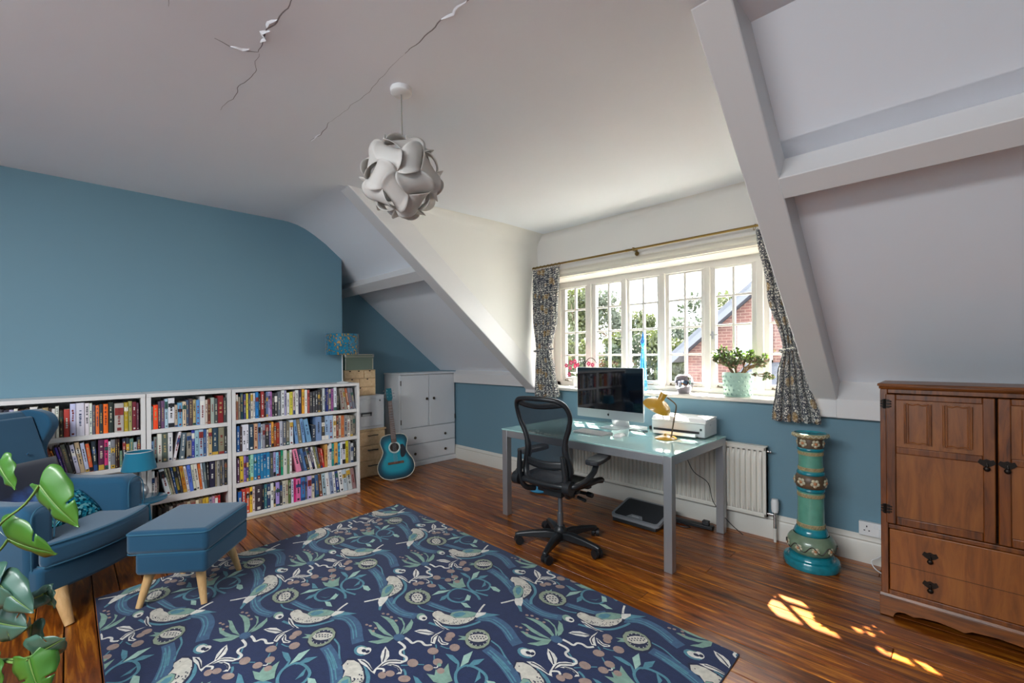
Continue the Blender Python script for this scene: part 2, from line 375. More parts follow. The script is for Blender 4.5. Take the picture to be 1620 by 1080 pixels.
# head moulding between window and curtain pole
hm = MB().box((-3.25, 3.625, 2.165), (-.68, 3.66, 2.19)).cyl((-3.25, 3.635, 2.213), (-.68, 3.635, 2.213), .026, n=12).box((-3.25, 3.64, 2.235), (-.68, 3.66, 2.25))
struct(hm.build('trim_10', mat('blind_cream', 'd8d2c4', .6), smooth=35))
# eaves board and gutter over the window outside
ev = struct(MB().box((-3.6, 4.0, 2.20), (-.3, 4.21, 2.30)).cyl((-3.6, 4.235, 2.30), (-.3, 4.235, 2.30), .03, n=10).build('trim_11', M_win, smooth=40))
# ---------------------------------------------------------------- bookcases and books
def bookcase(name, label, y0, y1, shelves, xf=-4.235, top=1.094):
    """shelves: list of (bottom z, top z) of the inner shelves and base"""
    t = thing(name, label, 'bookcase', (xf-.14, (y0+y1)/2, 0), group=None)
    w = (y1-y0)/2; d0, d1 = -.14, .14
    MB().box((d0, -w, 0), (d1, -w+.027, top-.027)).build('side_panel', M_case, t, bevel=.0015)
    MB().box((d0, w-.027, 0), (d1, w, top-.027)).build('side_panel', M_case, t, bevel=.0015)
    MB().box((d0, -w, top-.027), (d1, w, top)).build('top_panel', M_case, t, bevel=.0015)
    MB().box((d0, -w+.027, .03), (d0+.006, w-.027, top-.027)).build('back_panel', M_case, t)
    for a, b in shelves: MB().box((d0+.006, -w+.027, a), (d1-.003, w-.027, b)).build('shelf', M_case, t, bevel=.0015)
    MB().box((d1-.03, -w+.027, 0), (d1-.012, w-.027, shelves[-1][0])).build('plinth', M_case, t)
    return t
bookcase('bookcase', 'white bookcase half hidden behind the blue armchair', -.41, .405, [(.798, .831), (.545, .575), (.285, .315), (.012, .043)])
bookcase('bookcase', 'narrow white bookcase between its two wider neighbours', .41, .953, [(.795, .826), (.528, .572), (.262, .313), (.012, .043)])
b3 = bookcase('bookcase', 'widest white bookcase, four full shelves, next to the file cabinet', .958, 2.066, [(.807, .837), (.537, .569), (.273, .309), (.012, .043)])
MB().box((.141, -.55, 0.0005), (.185, .40, .010)).build('floor_strip', mat('pale_wood_strip', 'b7a78f', .7), b3, bevel=.002)

BOOKS = {
'c1':'987 19 a85f52 215 0;1006 16 968a78 190 0;1021 25 1e4650 220 0;1047 18 46467e 210 0;1064 16 dccd50 215 0;1081 16 464f70 210 0;1097 21 d7cdbe 215 0;1118 16 dcd7d7 215 0;1134 26 2882c8 222 0;1160 13 283c3c 210 0;1174 30 a53232 225 0;1204 14 3c2832 210 0;1218 17 6478a0 220 0;1235 17 b4aad7 220 0;1252 15 b96eb4 220 0;1267 16 323237 205 0;1283 28 3c3c41 205 0;1311 28 6e737d 215 0;1339 29 e1e1e1 228 0;1368 18 aaa5c8 222 0;1386 25 e6e4e1 200 0;1411 29 d7cd46 205 0;1440 18 d7bebe 205 0;1459 30 e4e2de 218 0;1488 26 373250 218 0;1515 27 eba532 226 0;1541 27 ebe8e4 218 0;1568 19 be5a50 215 0;1587 23 46464b 195 0;1611 23 4b4b50 195 0;1634 24 46464b 200 0;1658 24 3c3c41 205 0;1682 20 3c3732 208 0;1702 24 c8cdcd 222 0;1726 16 283c6e 215 0;1742 20 2d3782 222 0;1763 21 b9aa96 210 0;1783 25 96508c 212 0;1808 34 d7dce1 225 0;1842 21 46413c 205 0;1863 38 968c82 212 -8;1901 26 a09687 212 -8;1927 26 aa552d 210 -9;1953 31 7d7d87 212 -9;1984 35 73737d 208 -10',
'c2':'993 22 285a96 215 0;1015 19 463737 205 0;1034 29 e1dee6 222 0;1063 19 ebe8ee 222 0;1082 39 233c50 218 0;1121 33 d7aa87 220 0;1154 20 6e8cb4 222 0;1174 13 bec3c8 210 0;1187 20 96919b 212 0;1207 34 323237 215 0;1241 17 6e648c 210 0;1259 17 eba03c 220 0;1276 21 965028 205 0;1297 28 a53723 208 0;1325 25 bebec8 220 0;1350 29 5f6473 215 0;1378 29 827864 208 0;1407 31 d7dce1 222 0;1438 26 6e96c3 220 -6;1464 30 827864 222 -6;1494 26 78a0cd 224 -7;1520 44 73a0c3 215 -10;1572 35 374150 150 0;1607 55 7891b9 226 0;1662 32 46413c 218 0;1694 40 a0b9d7 226 0;1734 41 a0b9d7 226 0;1775 29 e1d7c3 220 0;1804 21 964632 218 0;1825 29 cdb9a0 215 0;1854 30 c36937 212 0;1884 34 96918c 212 0;1918 24 a59e96 205 0;1956 28 968c7d 205 0;1984 27 8c8273 200 0',
'c3':'993 19 553250 205 0;1012 32 d7b432 220 0;1043 19 9678b9 218 0;1063 16 504682 212 0;1079 14 3c825f 218 0;1093 25 a0d7be 222 0;1118 28 237daf 222 0;1145 24 237daf 222 0;1169 23 237daf 222 0;1192 23 237daf 222 0;1215 30 237daf 222 0;1245 28 50555a 212 0;1272 21 a096be 215 0;1293 21 8cc8e6 210 0;1314 18 6e3246 212 0;1332 21 14966e 220 0;1353 32 d7d7cd 220 0;1386 22 6e8c64 205 0;1407 18 e6e6e1 215 0;1440 44 eb8caa 215 -12;1488 23 3c4664 210 -12;1511 23 5a82b4 212 -12;1534 27 37373c 212 -12;1560 23 e1e1dc 214 -12;1583 23 322d5a 214 -12;1607 18 e6e1dc 212 -12;1625 14 828250 210 -11;1639 16 82878c 205 -10;1655 17 7d2d28 190 -9;1670 21 e13c3c 180 -8;1691 27 c89650 215 0;1718 16 ebe6e1 200 0;1734 24 dcdcdc 220 0;1758 21 198c87 215 0;1779 37 dca550 222 0;1816 25 3caad7 205 0;1842 21 e6e6e6 215 0;1863 34 d2cdd7 218 0;1897 30 cdc31e 220 0;1927 22 8c8787 212 0;1949 26 c8c8c8 190 0;1975 27 282828 205 0',
'c4':'999 28 1e5aa0 190 0;1028 29 be372d 205 0;1056 29 c85032 210 0;1085 19 ebbe32 212 0;1105 20 e6d7d7 212 0;1124 53 3c323c 215 0;1177 17 1e283c 212 0;1194 20 3c7882 212 0;1214 27 2d4169 210 0;1241 24 e6e6e1 212 0;1266 17 282832 205 0;1283 31 aa96d7 210 0;1314 21 37373c 205 0;1335 28 cdc8b4 212 0;1364 22 beb4a0 212 0;1386 22 5a6e3c 208 0;1407 20 d7d2e6 212 0;1428 20 d71e78 214 0;1448 41 e16ea0 205 0;1488 38 3c78b4 210 0;1526 19 787d82 205 0;1545 35 b9a5d7 212 0;1579 27 c8beaa 208 0;1607 31 3c5f8c 210 -3;1638 28 785038 208 -4;1666 32 aac3cd 212 -4;1698 36 e6e6e6 212 -5;1734 33 8c9bb9 210 -5;1767 25 e6e6e6 208 -5;1791 27 32468c 208 -6;1821 38 e6e6e6 210 -7;1861 38 becdd7 210 -7;1901 43 c8cdcd 210 -8;1946 38 967878 206 -8',
'b1':'424 11 82b4b4 170 0;438 28 f54b1e 180 0;469 16 504655 205 0;485 23 6e4b6e 208 0;510 19 aac8d7 220 0;529 40 dcdade 225 0;571 18 beaa96 170 0;589 29 6ea5c8 185 0;618 22 e1c8aa 190 0;640 17 465a78 200 0;657 24 554146 210 0;681 21 beaa78 200 0;703 24 6496c8 198 0;729 34 d7d4d2 225 0;764 16 cdbeaf 195 0;780 20 693223 200 0;800 25 a5afa5 208 0;825 21 505555 200 0;846 38 871e23 222 0;884 22 464b4b 205 0',
'b2':'425 14 96beeb 165 0;440 22 78827d 195 0;461 27 d7d4c8 222 0;488 37 555f55 222 0;525 32 d7d4d4 226 0;565 19 dcd4d7 226 10;585 33 5a6973 205 4;620 34 968c7d 200 0;657 21 3c46a5 222 0;678 26 96b9c3 215 0;704 31 a0b9cd 220 0;735 23 3c5f96 215 0;758 11 d7cdc3 210 0;769 26 cdaf78 220 0;795 46 2d465a 224 0;841 42 87826a 218 0;883 19 2d2d2d 212 0',
'b3':'404 20 e6e6e6 200 0;425 14 c8b4af 150 0;442 12 6e6464 190 0;466 36 dce1e6 222 -13;502 11 d7d7b4 220 -12;514 15 aa9b82 216 -11;529 16 1e4b82 214 -10;544 18 aa963c 214 -9;562 17 3c3c46 212 -9;580 28 c88228 218 -8;610 18 e6e1e1 205 -8;628 26 5a78d2 220 -7;654 18 d7d7be 212 -6;672 27 dcd4c8 214 -6;700 19 cd5f1e 212 -5;719 14 becdd7 212 -5;734 19 5a696e 208 -4;753 15 282828 205 -2;769 43 28233c 212 0;813 13 827864 215 0;827 22 a5a09b 215 0;849 13 505050 212 0;863 20 969494 212 0;883 19 1e232d 212 0',
'b4':'476 19 32322d 180 0;495 20 1e1e1e 185 0;515 25 46413c 190 0;540 20 e6e1d7 180 0;562 23 50413c 190 0;585 20 be9b96 190 0;608 23 825a50 190 0;631 21 967864 195 0;652 21 d7c8aa 190 0;672 32 8c735f 195 0;704 21 dcd2b4 190 0;726 22 8c785a 195 0;750 19 c3a032 195 0;769 22 e6be3c 195 0;791 22 968c96 190 0;813 17 b482a0 195 0;830 20 b43c32 195 0;849 17 be1e28 195 0',
'a1':'-303 13 28232d 210 0;-288 22 28283c 205 0;-265 20 9a96b4 205 0;-245 16 e1ddcd 210 0;-227 26 4b1e23 200 0;-201 22 463228 205 0;-176 34 dcd7d2 215 0;-141 21 cdd2d2 200 0;-119 27 a08c64 205 0;-90 13 3c2823 200 0;-77 15 dcd7d2 195 0;-59 15 e6e6d7 210 0;-42 18 3c3228 180 0;-21 29 be4137 185 0;9 28 c8c8e6 222 0;38 42 d7d2de 224 0;82 21 e1d7dc 220 0;104 14 dce1d2 218 0;120 14 5f5a69 205 0;136 18 e66e32 200 0;155 18 2d373c 205 0;175 25 f06914 206 0;201 28 28322d 215 0;233 51 b4aca5 205 0;286 22 af9614 208 0;310 19 a09b5f 215 0;331 23 731e2d 208 0;356 12 643246 200 0',
'a2':'-83 12 8c3c28 190 -14;-71 12 eb8c28 175 -14;-59 9 1e1e28 190 -13;-50 13 503ca0 195 -13;-36 9 a078a0 195 -12;-27 24 6e6e64 208 -12;-3 11 2d2830 205 -11;9 21 cdc8dc 200 -10;32 23 c8af8c 212 -9;57 20 bec3dc 205 -8;79 19 d75a2d 195 -7;99 22 232d37 208 -4;123 31 5a2346 212 0;155 20 cd326e 210 0;177 12 e1e1e1 195 0;190 23 7d7d82 206 0;215 12 3c2823 205 0;228 10 461e1e 205 0;240 14 64826e 120 0;255 19 1e2337 205 0;276 19 2d3741 205 0;298 21 557d73 198 0;321 19 aaafb4 170 0;342 19 2d3741 205 0',}
SHELF = {'c1': (.837, 1.067, .985, 2.039, 'top shelf of widest bookcase'), 'c2': (.569, .807, .985, 2.039, 'second shelf of widest bookcase'),
 'c3': (.309, .537, .985, 2.039, 'third shelf of widest bookcase'), 'c4': (.043, .273, .985, 2.039, 'bottom shelf of widest bookcase'),
 'b1': (.826, 1.067, .437, .926, 'top shelf of narrow bookcase'), 'b2': (.572, .795, .437, .926, 'second shelf of narrow bookcase'),
 'b3': (.313, .528, .437, .926, 'third shelf of narrow bookcase'), 'b4': (.043, .262, .437, .926, 'bottom shelf of narrow bookcase'),
 'a1': (.831, 1.067, -.383, .378, 'top shelf behind armchair'), 'a2': (.575, .798, -.383, .378, 'second shelf behind armchair')}
ORD = 'first second third fourth fifth sixth seventh eighth ninth tenth eleventh twelfth thirteenth fourteenth fifteenth sixteenth seventeenth eighteenth nineteenth twentieth'.split()
def ordinal(n):
    if n <= 20: return ORD[n-1]
    return {3: 'thirtieth', 4: 'fortieth'}[n//10] if n % 10 == 0 else {2: 'twenty-', 3: 'thirty-', 4: 'forty-'}[n//10]+ORD[n % 10-1]
def colour_name(h):
    import colorsys
    r, g, b = (int(h[i:i+2], 16)/255 for i in (0, 2, 4)); hh, ss, v = colorsys.rgb_to_hsv(r, g, b); hh *= 360
    if ss < .13: return 'black' if v < .25 else 'charcoal' if v < .4 else 'grey' if v < .72 else 'pale grey' if v < .84 else 'white'
    if ss < .25 and v > .7 and 20 < hh < 75: return 'cream'
    p = 'dark ' if v < .42 else 'pale ' if (v > .7 and ss < .35) else ''
    if ss < .3 and 20 < hh < 70 and v <= .7: return 'dark brown' if v < .4 else 'taupe'
    for lim, n in ((12, 'red'), (22, 'rust'), (42, 'tan' if ss < .62 else 'orange'), (66, 'yellow'), (90, 'olive green'), (165, 'green'), (192, 'teal'), (232, 'blue'), (262, 'violet blue'), (295, 'purple'), (338, 'pink'), (361, 'red')):
        if hh < lim:
            if n == 'rust' and v < .5: return 'brown'
            if n in ('tan', 'orange') and v < .5: return 'brown'
            if n == 'yellow' and v < .72: return 'mustard'
            if n == 'pink' and v < .55: return 'plum'
            return p+n
M_page = mat('paper_pages', 'cfc6b2', .9)
BM = {}
def bmat(h, rough=.5):
    h = h.lower()
    if h not in BM: BM[h] = mat('book_cover_'+h, h, rough)
    return BM[h]
def rect_edges(cy, w, h, lean):
    """y of left and right side at shelf level and at the top, lean about the middle"""
    s_ = sin(radians(lean))*h/2; ww = w/cos(radians(lean))
    return cy-ww/2-s_, cy-ww/2+s_, cy+ww/2-s_, cy+ww/2+s_
def make_book(key, idx, y0, w, hexc, h, lean, zb, place, depth, rnd):
    t = w/2; m = MB(); c = .0022
    wy = max(w*cos(radians(lean)), .008)*.97; t = wy/2
    m.box((-depth, -t, 0), (-.001, -t+c, h)); m.box((-depth, t-c, 0), (-.001, t, h)); m.prism([(-.0035, -t), (0, -t*.8), (.0012, 0), (0, t*.8), (-.0035, t)], 0, h, 'z')
    m.box((-depth+.004, -t+c, .003), (-.0035, t-c, h-.003), 1)
    # print on the spine: author block, title block, publisher's mark
    lum = sum(int(hexc[i:i+2], 16) for i in (0, 2, 4))/3
    ink = rnd.choice(['d8d4cb', 'c9c0a6', 'b39c66'] if lum < 120 else ['2a2a30', '7a2622', '23365e', '2a2a30'])
    band = rnd.choice(['1c1c22', 'e8e4dc', '8c2f2a', '28487a', 'c9a13b', '2d5a52'])
    x = .0014
    if rnd.random() < .38 and wy > .014:
        z0 = h*rnd.uniform(.55, .72); m.box((0, -t*.93, z0), (x, t*.93, min(h-.004, z0+h*rnd.uniform(.12, .27))), 3)
    if rnd.random() < .25 and wy > .014: m.box((0, -t*.93, 0.002), (x, t*.93, h*rnd.uniform(.08, .2)), 3)
    z = h*rnd.uniform(.25, .4); ze = h*rnd.uniform(.7, .93); hw = t*rnd.uniform(.28, .5)
    while z < ze:
        l = rnd.uniform(.004, .014)
        if rnd.random() < .8: m.box((x-.0006, -hw*rnd.uniform(.6, 1), z), (x+.0004, hw*rnd.uniform(.6, 1), z+l), 2)
        z += l+rnd.uniform(.002, .006)
    if rnd.random() < .55: m.box((x-.0006, -t*.45, .010), (x+.0004, t*.45, .010+t*.9), 2)
    o = m.build('book', [bmat(hexc), M_page, bmat(ink), bmat(band)])
    o.rotation_euler.x = -radians(lean)
    low = abs(sin(radians(lean)))*t
    # rotating about x moves the base corner below the shelf: lift it back
    cyb = y0 - sin(radians(lean))*h/2
    o.location = (-4.243-rnd.uniform(0, .012), cyb, zb+low+.0006)
    size = 'slim' if w < .015 else 'thick' if w > .027 else ''
    kind = 'leaning book' if abs(lean) > 2 else 'book'
    lab = ' '.join(f'{size} {colour_name(hexc)} {kind}, {ordinal(idx)} from left, {place}'.split())
    tag(o, lab, 'book', 'books on the '+place)
for key, txt in BOOKS.items():
    zb, zt, ya, yb, place = SHELF[key]
    it = []
    for e in txt.split(';'):
        y_, w_, c_, h_, l_ = e.split(); it.append([int(y_)/1000, int(w_)/1000, c_, min(int(h_)/1000, zt-zb-.006), float(l_)])
    if key == 'c2':
        for e in it[-2:]: e[0] += .008
    rnd = random.Random(key); sc = 1.0
    for _ in range(30):
        prev = None; out = []; ok = True
        for y_, w_, c_, h_, l_ in it:
            w = w_*sc; cy = y_+w_/2
            e = rect_edges(cy, w, h_, l_)
            lo = ya+.001
            push = max(0, lo-min(e[0], e[1]))
            if prev:
                pe, ph = prev; hm = min(h_, ph)
                # edges compared at shelf level and at the lower of the two heights
                pr = lambda q: pe[2]+(pe[3]-pe[2])*q/ph
                le = lambda q: e[0]+(e[1]-e[0])*q/h_
                push = max(push, pr(0)-le(0)+.0008, pr(hm)-le(hm)+.0008)
            cy += push; e = rect_edges(cy, w, h_, l_)
            if max(e[2], e[3]) > yb-.001: ok = False
            out.append((cy, w, c_, h_, l_)); prev = (e, h_)
        if ok: break
        sc *= .985
    if key == 'c2': DIV = (out[-3][0]+out[-3][1]/2+out[-2][0]-out[-2][1]/2)/2
    for i, (cy, w, c_, h_, l_) in enumerate(out):
        make_book(key, i+1, cy, w, c_, h_, l_, zb, place, rnd.uniform(.13, .17) if h_ < .215 else rnd.uniform(.16, .21), rnd)
tag(MB().box((-4.50, DIV-.0035, .5695), (-4.25, DIV+.0035, .75)).build('shelf_divider', M_case), 'thin white upright divider among the books on second shelf of widest bookcase', 'divider')
# ---------------------------------------------------------------- corner: filing cabinet, drawer boxes, lamp, wardrobe, guitar
M_ply = wood('pale_birch', 'd6b284', 'e6c396', 'f0d4ab', (2, 10, 10), rough=.55, rnd=.1)
M_grey = mat('grey_enamel', 'e6e8ec', .4); M_ward = mat('wardrobe_paint', 'dcdddf', .55, bump=(14, .1, .004), var=(3, .04))
# wooden three-drawer chest
t = thing('drawer_chest', 'pale wooden three-drawer chest under the grey file cabinet', 'chest of drawers', (-4.88, 2.36, 0))
MB().box((-.19, -.235, .0), (.185, .235, .52)).build('body', M_ply, t, bevel=.002)
MB().box((-.2, -.245, .52), (.205, .245, .54)).build('top_board', M_ply, t, bevel=.003)
for z0, z1 in ((.012, .185), (.19, .355), (.36, .512)):
    dr = MB().box((.185, -.228, z0), (.2, .228, z1)).build('drawer', M_ply, t, bevel=.002)
    zc = (z0+z1)/2+.03; MB().tube([(.2, .02, zc), (.218, .03, zc), (.222, .08, zc+.004), (.218, .13, zc), (.2, .14, zc)], .006, 6).build('handle', mat('dark_pewter', '4c463f', .45, .8), dr, smooth=60)
# grey metal file cabinet
t = thing('file_cabinet', 'grey metal one-drawer file cabinet on the wooden drawer chest', 'filing cabinet', (-4.88, 2.36, .5405))
MB().box((-.19, -.225, 0), (.19, .225, .375)).build('body', M_grey, t, bevel=.004)
dr = MB().box((.19, -.205, .03), (.202, .195, .345)).build('drawer', M_grey, t, bevel=.003)
MB().prism(rrect(.13, .05, .006, 3, -.0, .17), 0, .004, 'x').build('handle_plate', M_silver, dr, loc=(.202, 0, 0))
MB().box((.206, -.06, .175), (.222, .06, .188)).box((.206, -.06, .15), (.212, -.05, .188)).box((.206, .05, .15), (.212, .06, .188)).build('handle', M_dkplas, dr, bevel=.002)
MB().cyl((.202, .165, .315), (.208, .165, .315), .009, n=10).build('lock', M_chrome, dr, smooth=40)
# birch mini drawers
t = thing('mini_drawer_chest', 'small birch chest of mini drawers on the grey file cabinet', 'chest of drawers', (-4.86, 2.32, .9165))
MB().box((-.13, -.187, 0), (.12, -.179, .29)).box((-.13, .179, 0), (.12, .187, .29)).box((-.13, -.179, 0), (.12, .179, .008)).box((-.13, -.179, .282), (.12, .179, .29)).box((-.13, -.179, .008), (-.122, .179, .282)).box((-.122, -.179, .092), (.12, .179, .098)).box((-.122, -.179, .190), (.12, .179, .196)).build('carcass', M_ply, t, bevel=.001)
M_hole = mat('finger_notch', '2c1f14', .9)
for a, b, z0, z1 in ((-.178, .044, .198, .281), (.052, .178, .198, .281), (-.178, -.012, .1, .189), (-.006, .178, .1, .189), (-.178, .178, .01, .091)):
    d = MB().box((.10, a, z0), (.125, b, z1)).build('drawer', M_ply, t, bevel=.0015)
    for c in ([(a+b)/2] if b-a < .2 else [a+.06, b-.06] if z0 > .15 else [0]):
        MB().prism([(c+.012*cos(q*pi/6), z1+.001-.012*sin(q*pi/6)) for q in range(7)], .1249, .1262, 'x').build('finger_notch', M_hole, d)
# green storage box with light rim and metal corners
t = thing('storage_box', 'sage green lidded storage box on top of the mini drawers', 'box', (-4.86, 2.312, 1.2070))
M_sage = mat('sage_board', '8fa08f', .7)
MB().box((-.13, -.165, 0), (.125, .165, .135)).build('body', M_sage, t, bevel=.003)
MB().box((-.135, -.17, .128), (.13, .17, .175)).build('lid', M_sage, t, bevel=.003)
r = MB().box((.126, -.172, .145), (.1325, .172, .152)).box((.126, -.172, .168), (.1325, .172, .1765))
r.build('lid_edge', mat('cream_edge', 'd8d3c0', .5), t)
for s in (-1, 1):
    MB().box((.118, s*.174, .15), (.134, s*.155, .178)).build('metal_corner', M_silver, t, bevel=.002)
    MB().box((.12, s*.1655, .005), (.1268, s*.157, .13)).build('corner_strip', mat('cream_edge', 'd8d3c0'), t)
# drum lamp standing on the bookcase end
t = thing('drum_lamp', 'lamp with teal and gold foliage drum shade on slim white stem', 'lamp', (-4.368, 1.952, 1.0945))
MB().lathe([(0, 0), (.055, 0), (.055, .008), (.02, .014), (.005, .02), (.005, .42), (.012, .43), (.012, .47), (0, .47)], 20).build('stem', M_wplas, t, smooth=40)
def foliage_mat():
    m = mat('teal_gold_print', '1b7c97', .35, sheen=.3); N = m.node_tree.nodes; L = m.node_tree.links; b = N['Principled BSDF']
    tc = N.new('ShaderNodeTexCoord'); mp = N.new('ShaderNodeMapping'); mp.inputs['Scale'].default_value = (1, 1, .8)
    n = N.new('ShaderNodeTexVoronoi'); n.feature = 'SMOOTH_F1'; n.inputs['Scale'].default_value = 52
    nz = N.new('ShaderNodeTexNoise'); nz.inputs['Scale'].default_value = 20; nz.inputs['Detail'].default_value = 4
    L.new(tc.outputs['Object'], mp.inputs[0]); L.new(mp.outputs[0], nz.inputs['Vector'])
    ad = N.new('ShaderNodeVectorMath'); ad.operation = 'MULTIPLY_ADD'; ad.inputs[1].default_value = (.06, .06, .06)
    L.new(nz.outputs['Color'], ad.inputs[0]); L.new(mp.outputs[0], ad.inputs[2]); L.new(ad.outputs[0], n.inputs['Vector'])
    mul = N.new('ShaderNodeMath'); mul.operation = 'MULTIPLY'; L.new(n.outputs['Distance'], mul.inputs[0]); L.new(nz.outputs['Fac'], mul.inputs[1])
    cr = N.new('ShaderNodeValToRGB'); e = cr.color_ramp.elements; e[0].position = .10; e[0].color = lin('9a7638'); e[1].position = .24; e[1].color = lin('18708f')
    k = e.new(.125); k.color = lin('b99556'); k = e.new(.15); k.color = lin('0d4053')
    L.new(mul.outputs[0], cr.inputs[0]); L.new(cr.outputs[0], b.inputs['Base Color']); return m
MB().lathe([(.157, .282), (.158, .284), (.158, .488), (.157, .49), (.155, .488), (.155, .284), (.157, .282)], 48).build('lamp_shade', foliage_mat(), t, smooth=40)
# grey painted wardrobe
t = thing('wardrobe', 'low grey-white painted wardrobe with two doors and two drawers', 'wardrobe', (-4.715, 3.225, 0))
MB().box((-.36, -.42, .05), (-.02, .42, 1.13)).build('body', M_ward, t, bevel=.004)
MB().box((-.364, -.428, 1.13), (.006, .424, 1.15)).build('top_board', M_ward, t, bevel=.004)
MB().box((-.36, -.42, 0), (-.02, .42, .055)).box((-.36, -.428, 0), (.006, .428, .045)).box((-.36, -.424, .045), (.002, .424, .06)).build('plinth', M_ward, t, bevel=.003)
M_knob = mat('bronze_knob', '5a5044', .4, .8)
def knob(par, x, y, z, r=.017):
    MB().cyl((x, y, z), (x+.012, y, z), .007, n=10).lathe([(0, .0), (r, .001), (r, .006), (r*.5, .012), (0, .013)], 14, M=T(x+.01, y, z) @ RY(pi/2)).build('knob', M_knob, par, smooth=50)
for s, k in ((-1, -.041), (1, .064)):
    y0, y1 = (-.40, -.004) if s < 0 else (.004, .40)
    d = MB().box((-.02, y0, .482), (.0, y1, 1.118)).build('door', M_ward, t, bevel=.003); knob(d, 0, k, .823)
    for z in (.56, 1.03): MB().cyl((.0, s*.403, z-.03), (.0, s*.403, z+.03), .006, n=8).build('hinge', M_knob, d)
for z0, z1, zk in ((.275, .474, .355), (.072, .268, .157)):
    d = MB().box((-.02, -.40, z0), (.0, .40, z1)).build('drawer', M_ward, t, bevel=.003); knob(d, 0, -.216, zk); knob(d, 0, .237, zk)

# acoustic guitar leaning on the wardrobe
t = thing('acoustic_guitar', 'turquoise sunburst acoustic guitar leaning against the grey wardrobe', 'guitar', (-4.405, 2.585, .004))
GM = RZ(radians(-28)) @ RY(radians(-5.5)) @ RX(radians(5.0))
half = [(0, 0), (.08, .004), (.145, .028), (.185, .075), (.197, .13), (.185, .19), (.155, .24), (.132, .285), (.125, .315), (.135, .36), (.145, .40), (.142, .435), (.12, .47), (.07, .487), (.03, .49)]
def cr_spline(P, k=5):
    out = []
    for i in range(len(P)-1):
        a = P[max(i-1, 0)]; b = P[i]; c = P[i+1]; d = P[min(i+2, len(P)-1)]
        for j in range(k):
            q = j/k; out.append(tuple(.5*(2*b[n]+(c[n]-a[n])*q+(2*a[n]-5*b[n]+4*c[n]-d[n])*q*q+(3*b[n]-a[n]-3*c[n]+d[n])*q**3) for n in range(len(b))))
    out.append(P[-1]); return out
hs = cr_spline(half, 4)
def outline(k): return [(y*k, .24+(z-.24)*k) for y, z in hs]+[(-y*k, .24+(z-.24)*k) for y, z in hs[::-1][:-1]]
def burst():
    m = mat('turquoise_burst', '147f90', .15, coat=.8); N = m.node_tree.nodes; L = m.node_tree.links; b = N['Principled BSDF']
    tc = N.new('ShaderNodeTexCoord'); mp = N.new('ShaderNodeMapping'); mp.inputs['Rotation'].default_value = (0, 0, 0)
    at = N.new('ShaderNodeAttribute'); at.attribute_name = 'rim'
    cr = N.new('ShaderNodeValToRGB'); e = cr.color_ramp.elements; e[0].position = .35; e[0].color = lin('178a9c'); e[1].position = 1; e[1].color = lin('14262e')
    k = e.new(.7); k.color = lin('10566a')
    L.new(at.outputs['Fac'], cr.inputs[0]); L.new(cr.outputs[0], b.inputs['Base Color']); return m
gb = MB(); o_ = outline(1.0); n = len(o_)
rings = [1.0, .86, .7, .5, .25]; vs = []; rim = []
for k in rings:
    for y, z in outline(k): vs.append((.05, y, z)); rim.append({1.0: 1, .86: .85, .7: .5, .5: .2, .25: 0}[k])
fs = []
for i in range(len(rings)-1):
    for j in range(n): fs.append((i*n+j, i*n+(j+1) % n, (i+1)*n+(j+1) % n, (i+1)*n+j))
fs.append(tuple((len(rings)-1)*n+j for j in range(n)))
b0 = len(vs); vs += [(-.05, y, z) for y, z in o_]; rim += [1]*n
fs += [(j, (j+1) % n, b0+(j+1) % n, b0+j) for j in range(n)]+[tuple(b0+j for j in range(n))]
gb.add(vs, fs, 0, GM); ob = gb.build('body', burst(), t, smooth=40)
a = ob.data.attributes.new('rim', 'FLOAT', 'POINT'); a.data.foreach_set('value', rim)
def gpart(m, name, mt, **k):
    m.v = [tuple(GM @ Vector(v)) for v in m.v]; return m.build(name, mt, t, **k)
gpart(MB().tube([(.051, y, z) for y, z in outline(1.002)], .004, 6, closed=True), 'binding', mat('ivory', 'd8d3c3', .4), smooth=60)
rr = [(.056*cos(q*pi/16), .345+.056*sin(q*pi/16)) for q in range(32)]
gpart(MB().tube([(.0515, y, z) for y, z in rr], .0085, 6, closed=True), 'rosette', mat('pearl', 'c9d6d2', .3), smooth=60)
gpart(MB().prism([(.048*cos(q*pi/12), .345+.048*sin(q*pi/12)) for q in range(24)], .0502, .0515, 'x'), 'sound_hole', mat('hole_brown', '2a1d15', .8))
pg = [(.05, .36), (.09, .37), (.112, .33), (.118, .28), (.095, .235), (.065, .23), (.055, .27), (.06, .31)]
gpart(MB().prism(cr_spline(pg, 4), .0502, .0522, 'x'), 'pickguard', mat('pickguard', '25282e', .25))
M_rose = wood('rosewood', '3a2114', '5b3a26', '7a5238', (6, 6, 1), rough=.45, rnd=.1)
gpart(MB().box((.05, -.085, .165), (.06, .085, .19)), 'bridge', M_rose, bevel=.003)
gpart(MB().prism([(-.028, .40), (.028, .40), (.021, .86), (-.021, .86)], .052, .062, 'x').prism([(-.026, .48), (.026, .48), (.02, .86), (-.02, .86)], .03, .052, 'x'), 'neck', M_rose, bevel=.002)
fr = MB()
for k in range(1, 18):
    z = .86-.66*(1-2**(-k/12)); fr.box((.0618, -.026, z-.001), (.0634, .026, z+.001))
gpart(fr, 'fret', M_silver); bpy.data.objects['fret']['kind'] = 'stuff'
gpart(MB().prism([(-.021, .86), (.021, .86), (.034, .89), (.03, 1.0), (-.03, 1.0), (-.034, .89)], .04, .056, 'x'), 'headstock', mat('headstock_teal', '0d5a66', .2, coat=.6), bevel=.003)
for s in (-1, 1):
    for z in (.905, .94, .975): gpart(MB().cyl((.05, s*.03, z), (.05, s*.048, z), .003, n=6).sphere((.05, s*.052, z), (.006, .008, .006)).cyl((.056, s*.02, z), (.066, s*.02, z), .004, n=8), 'tuning_peg', M_chrome, smooth=60)
st = MB()
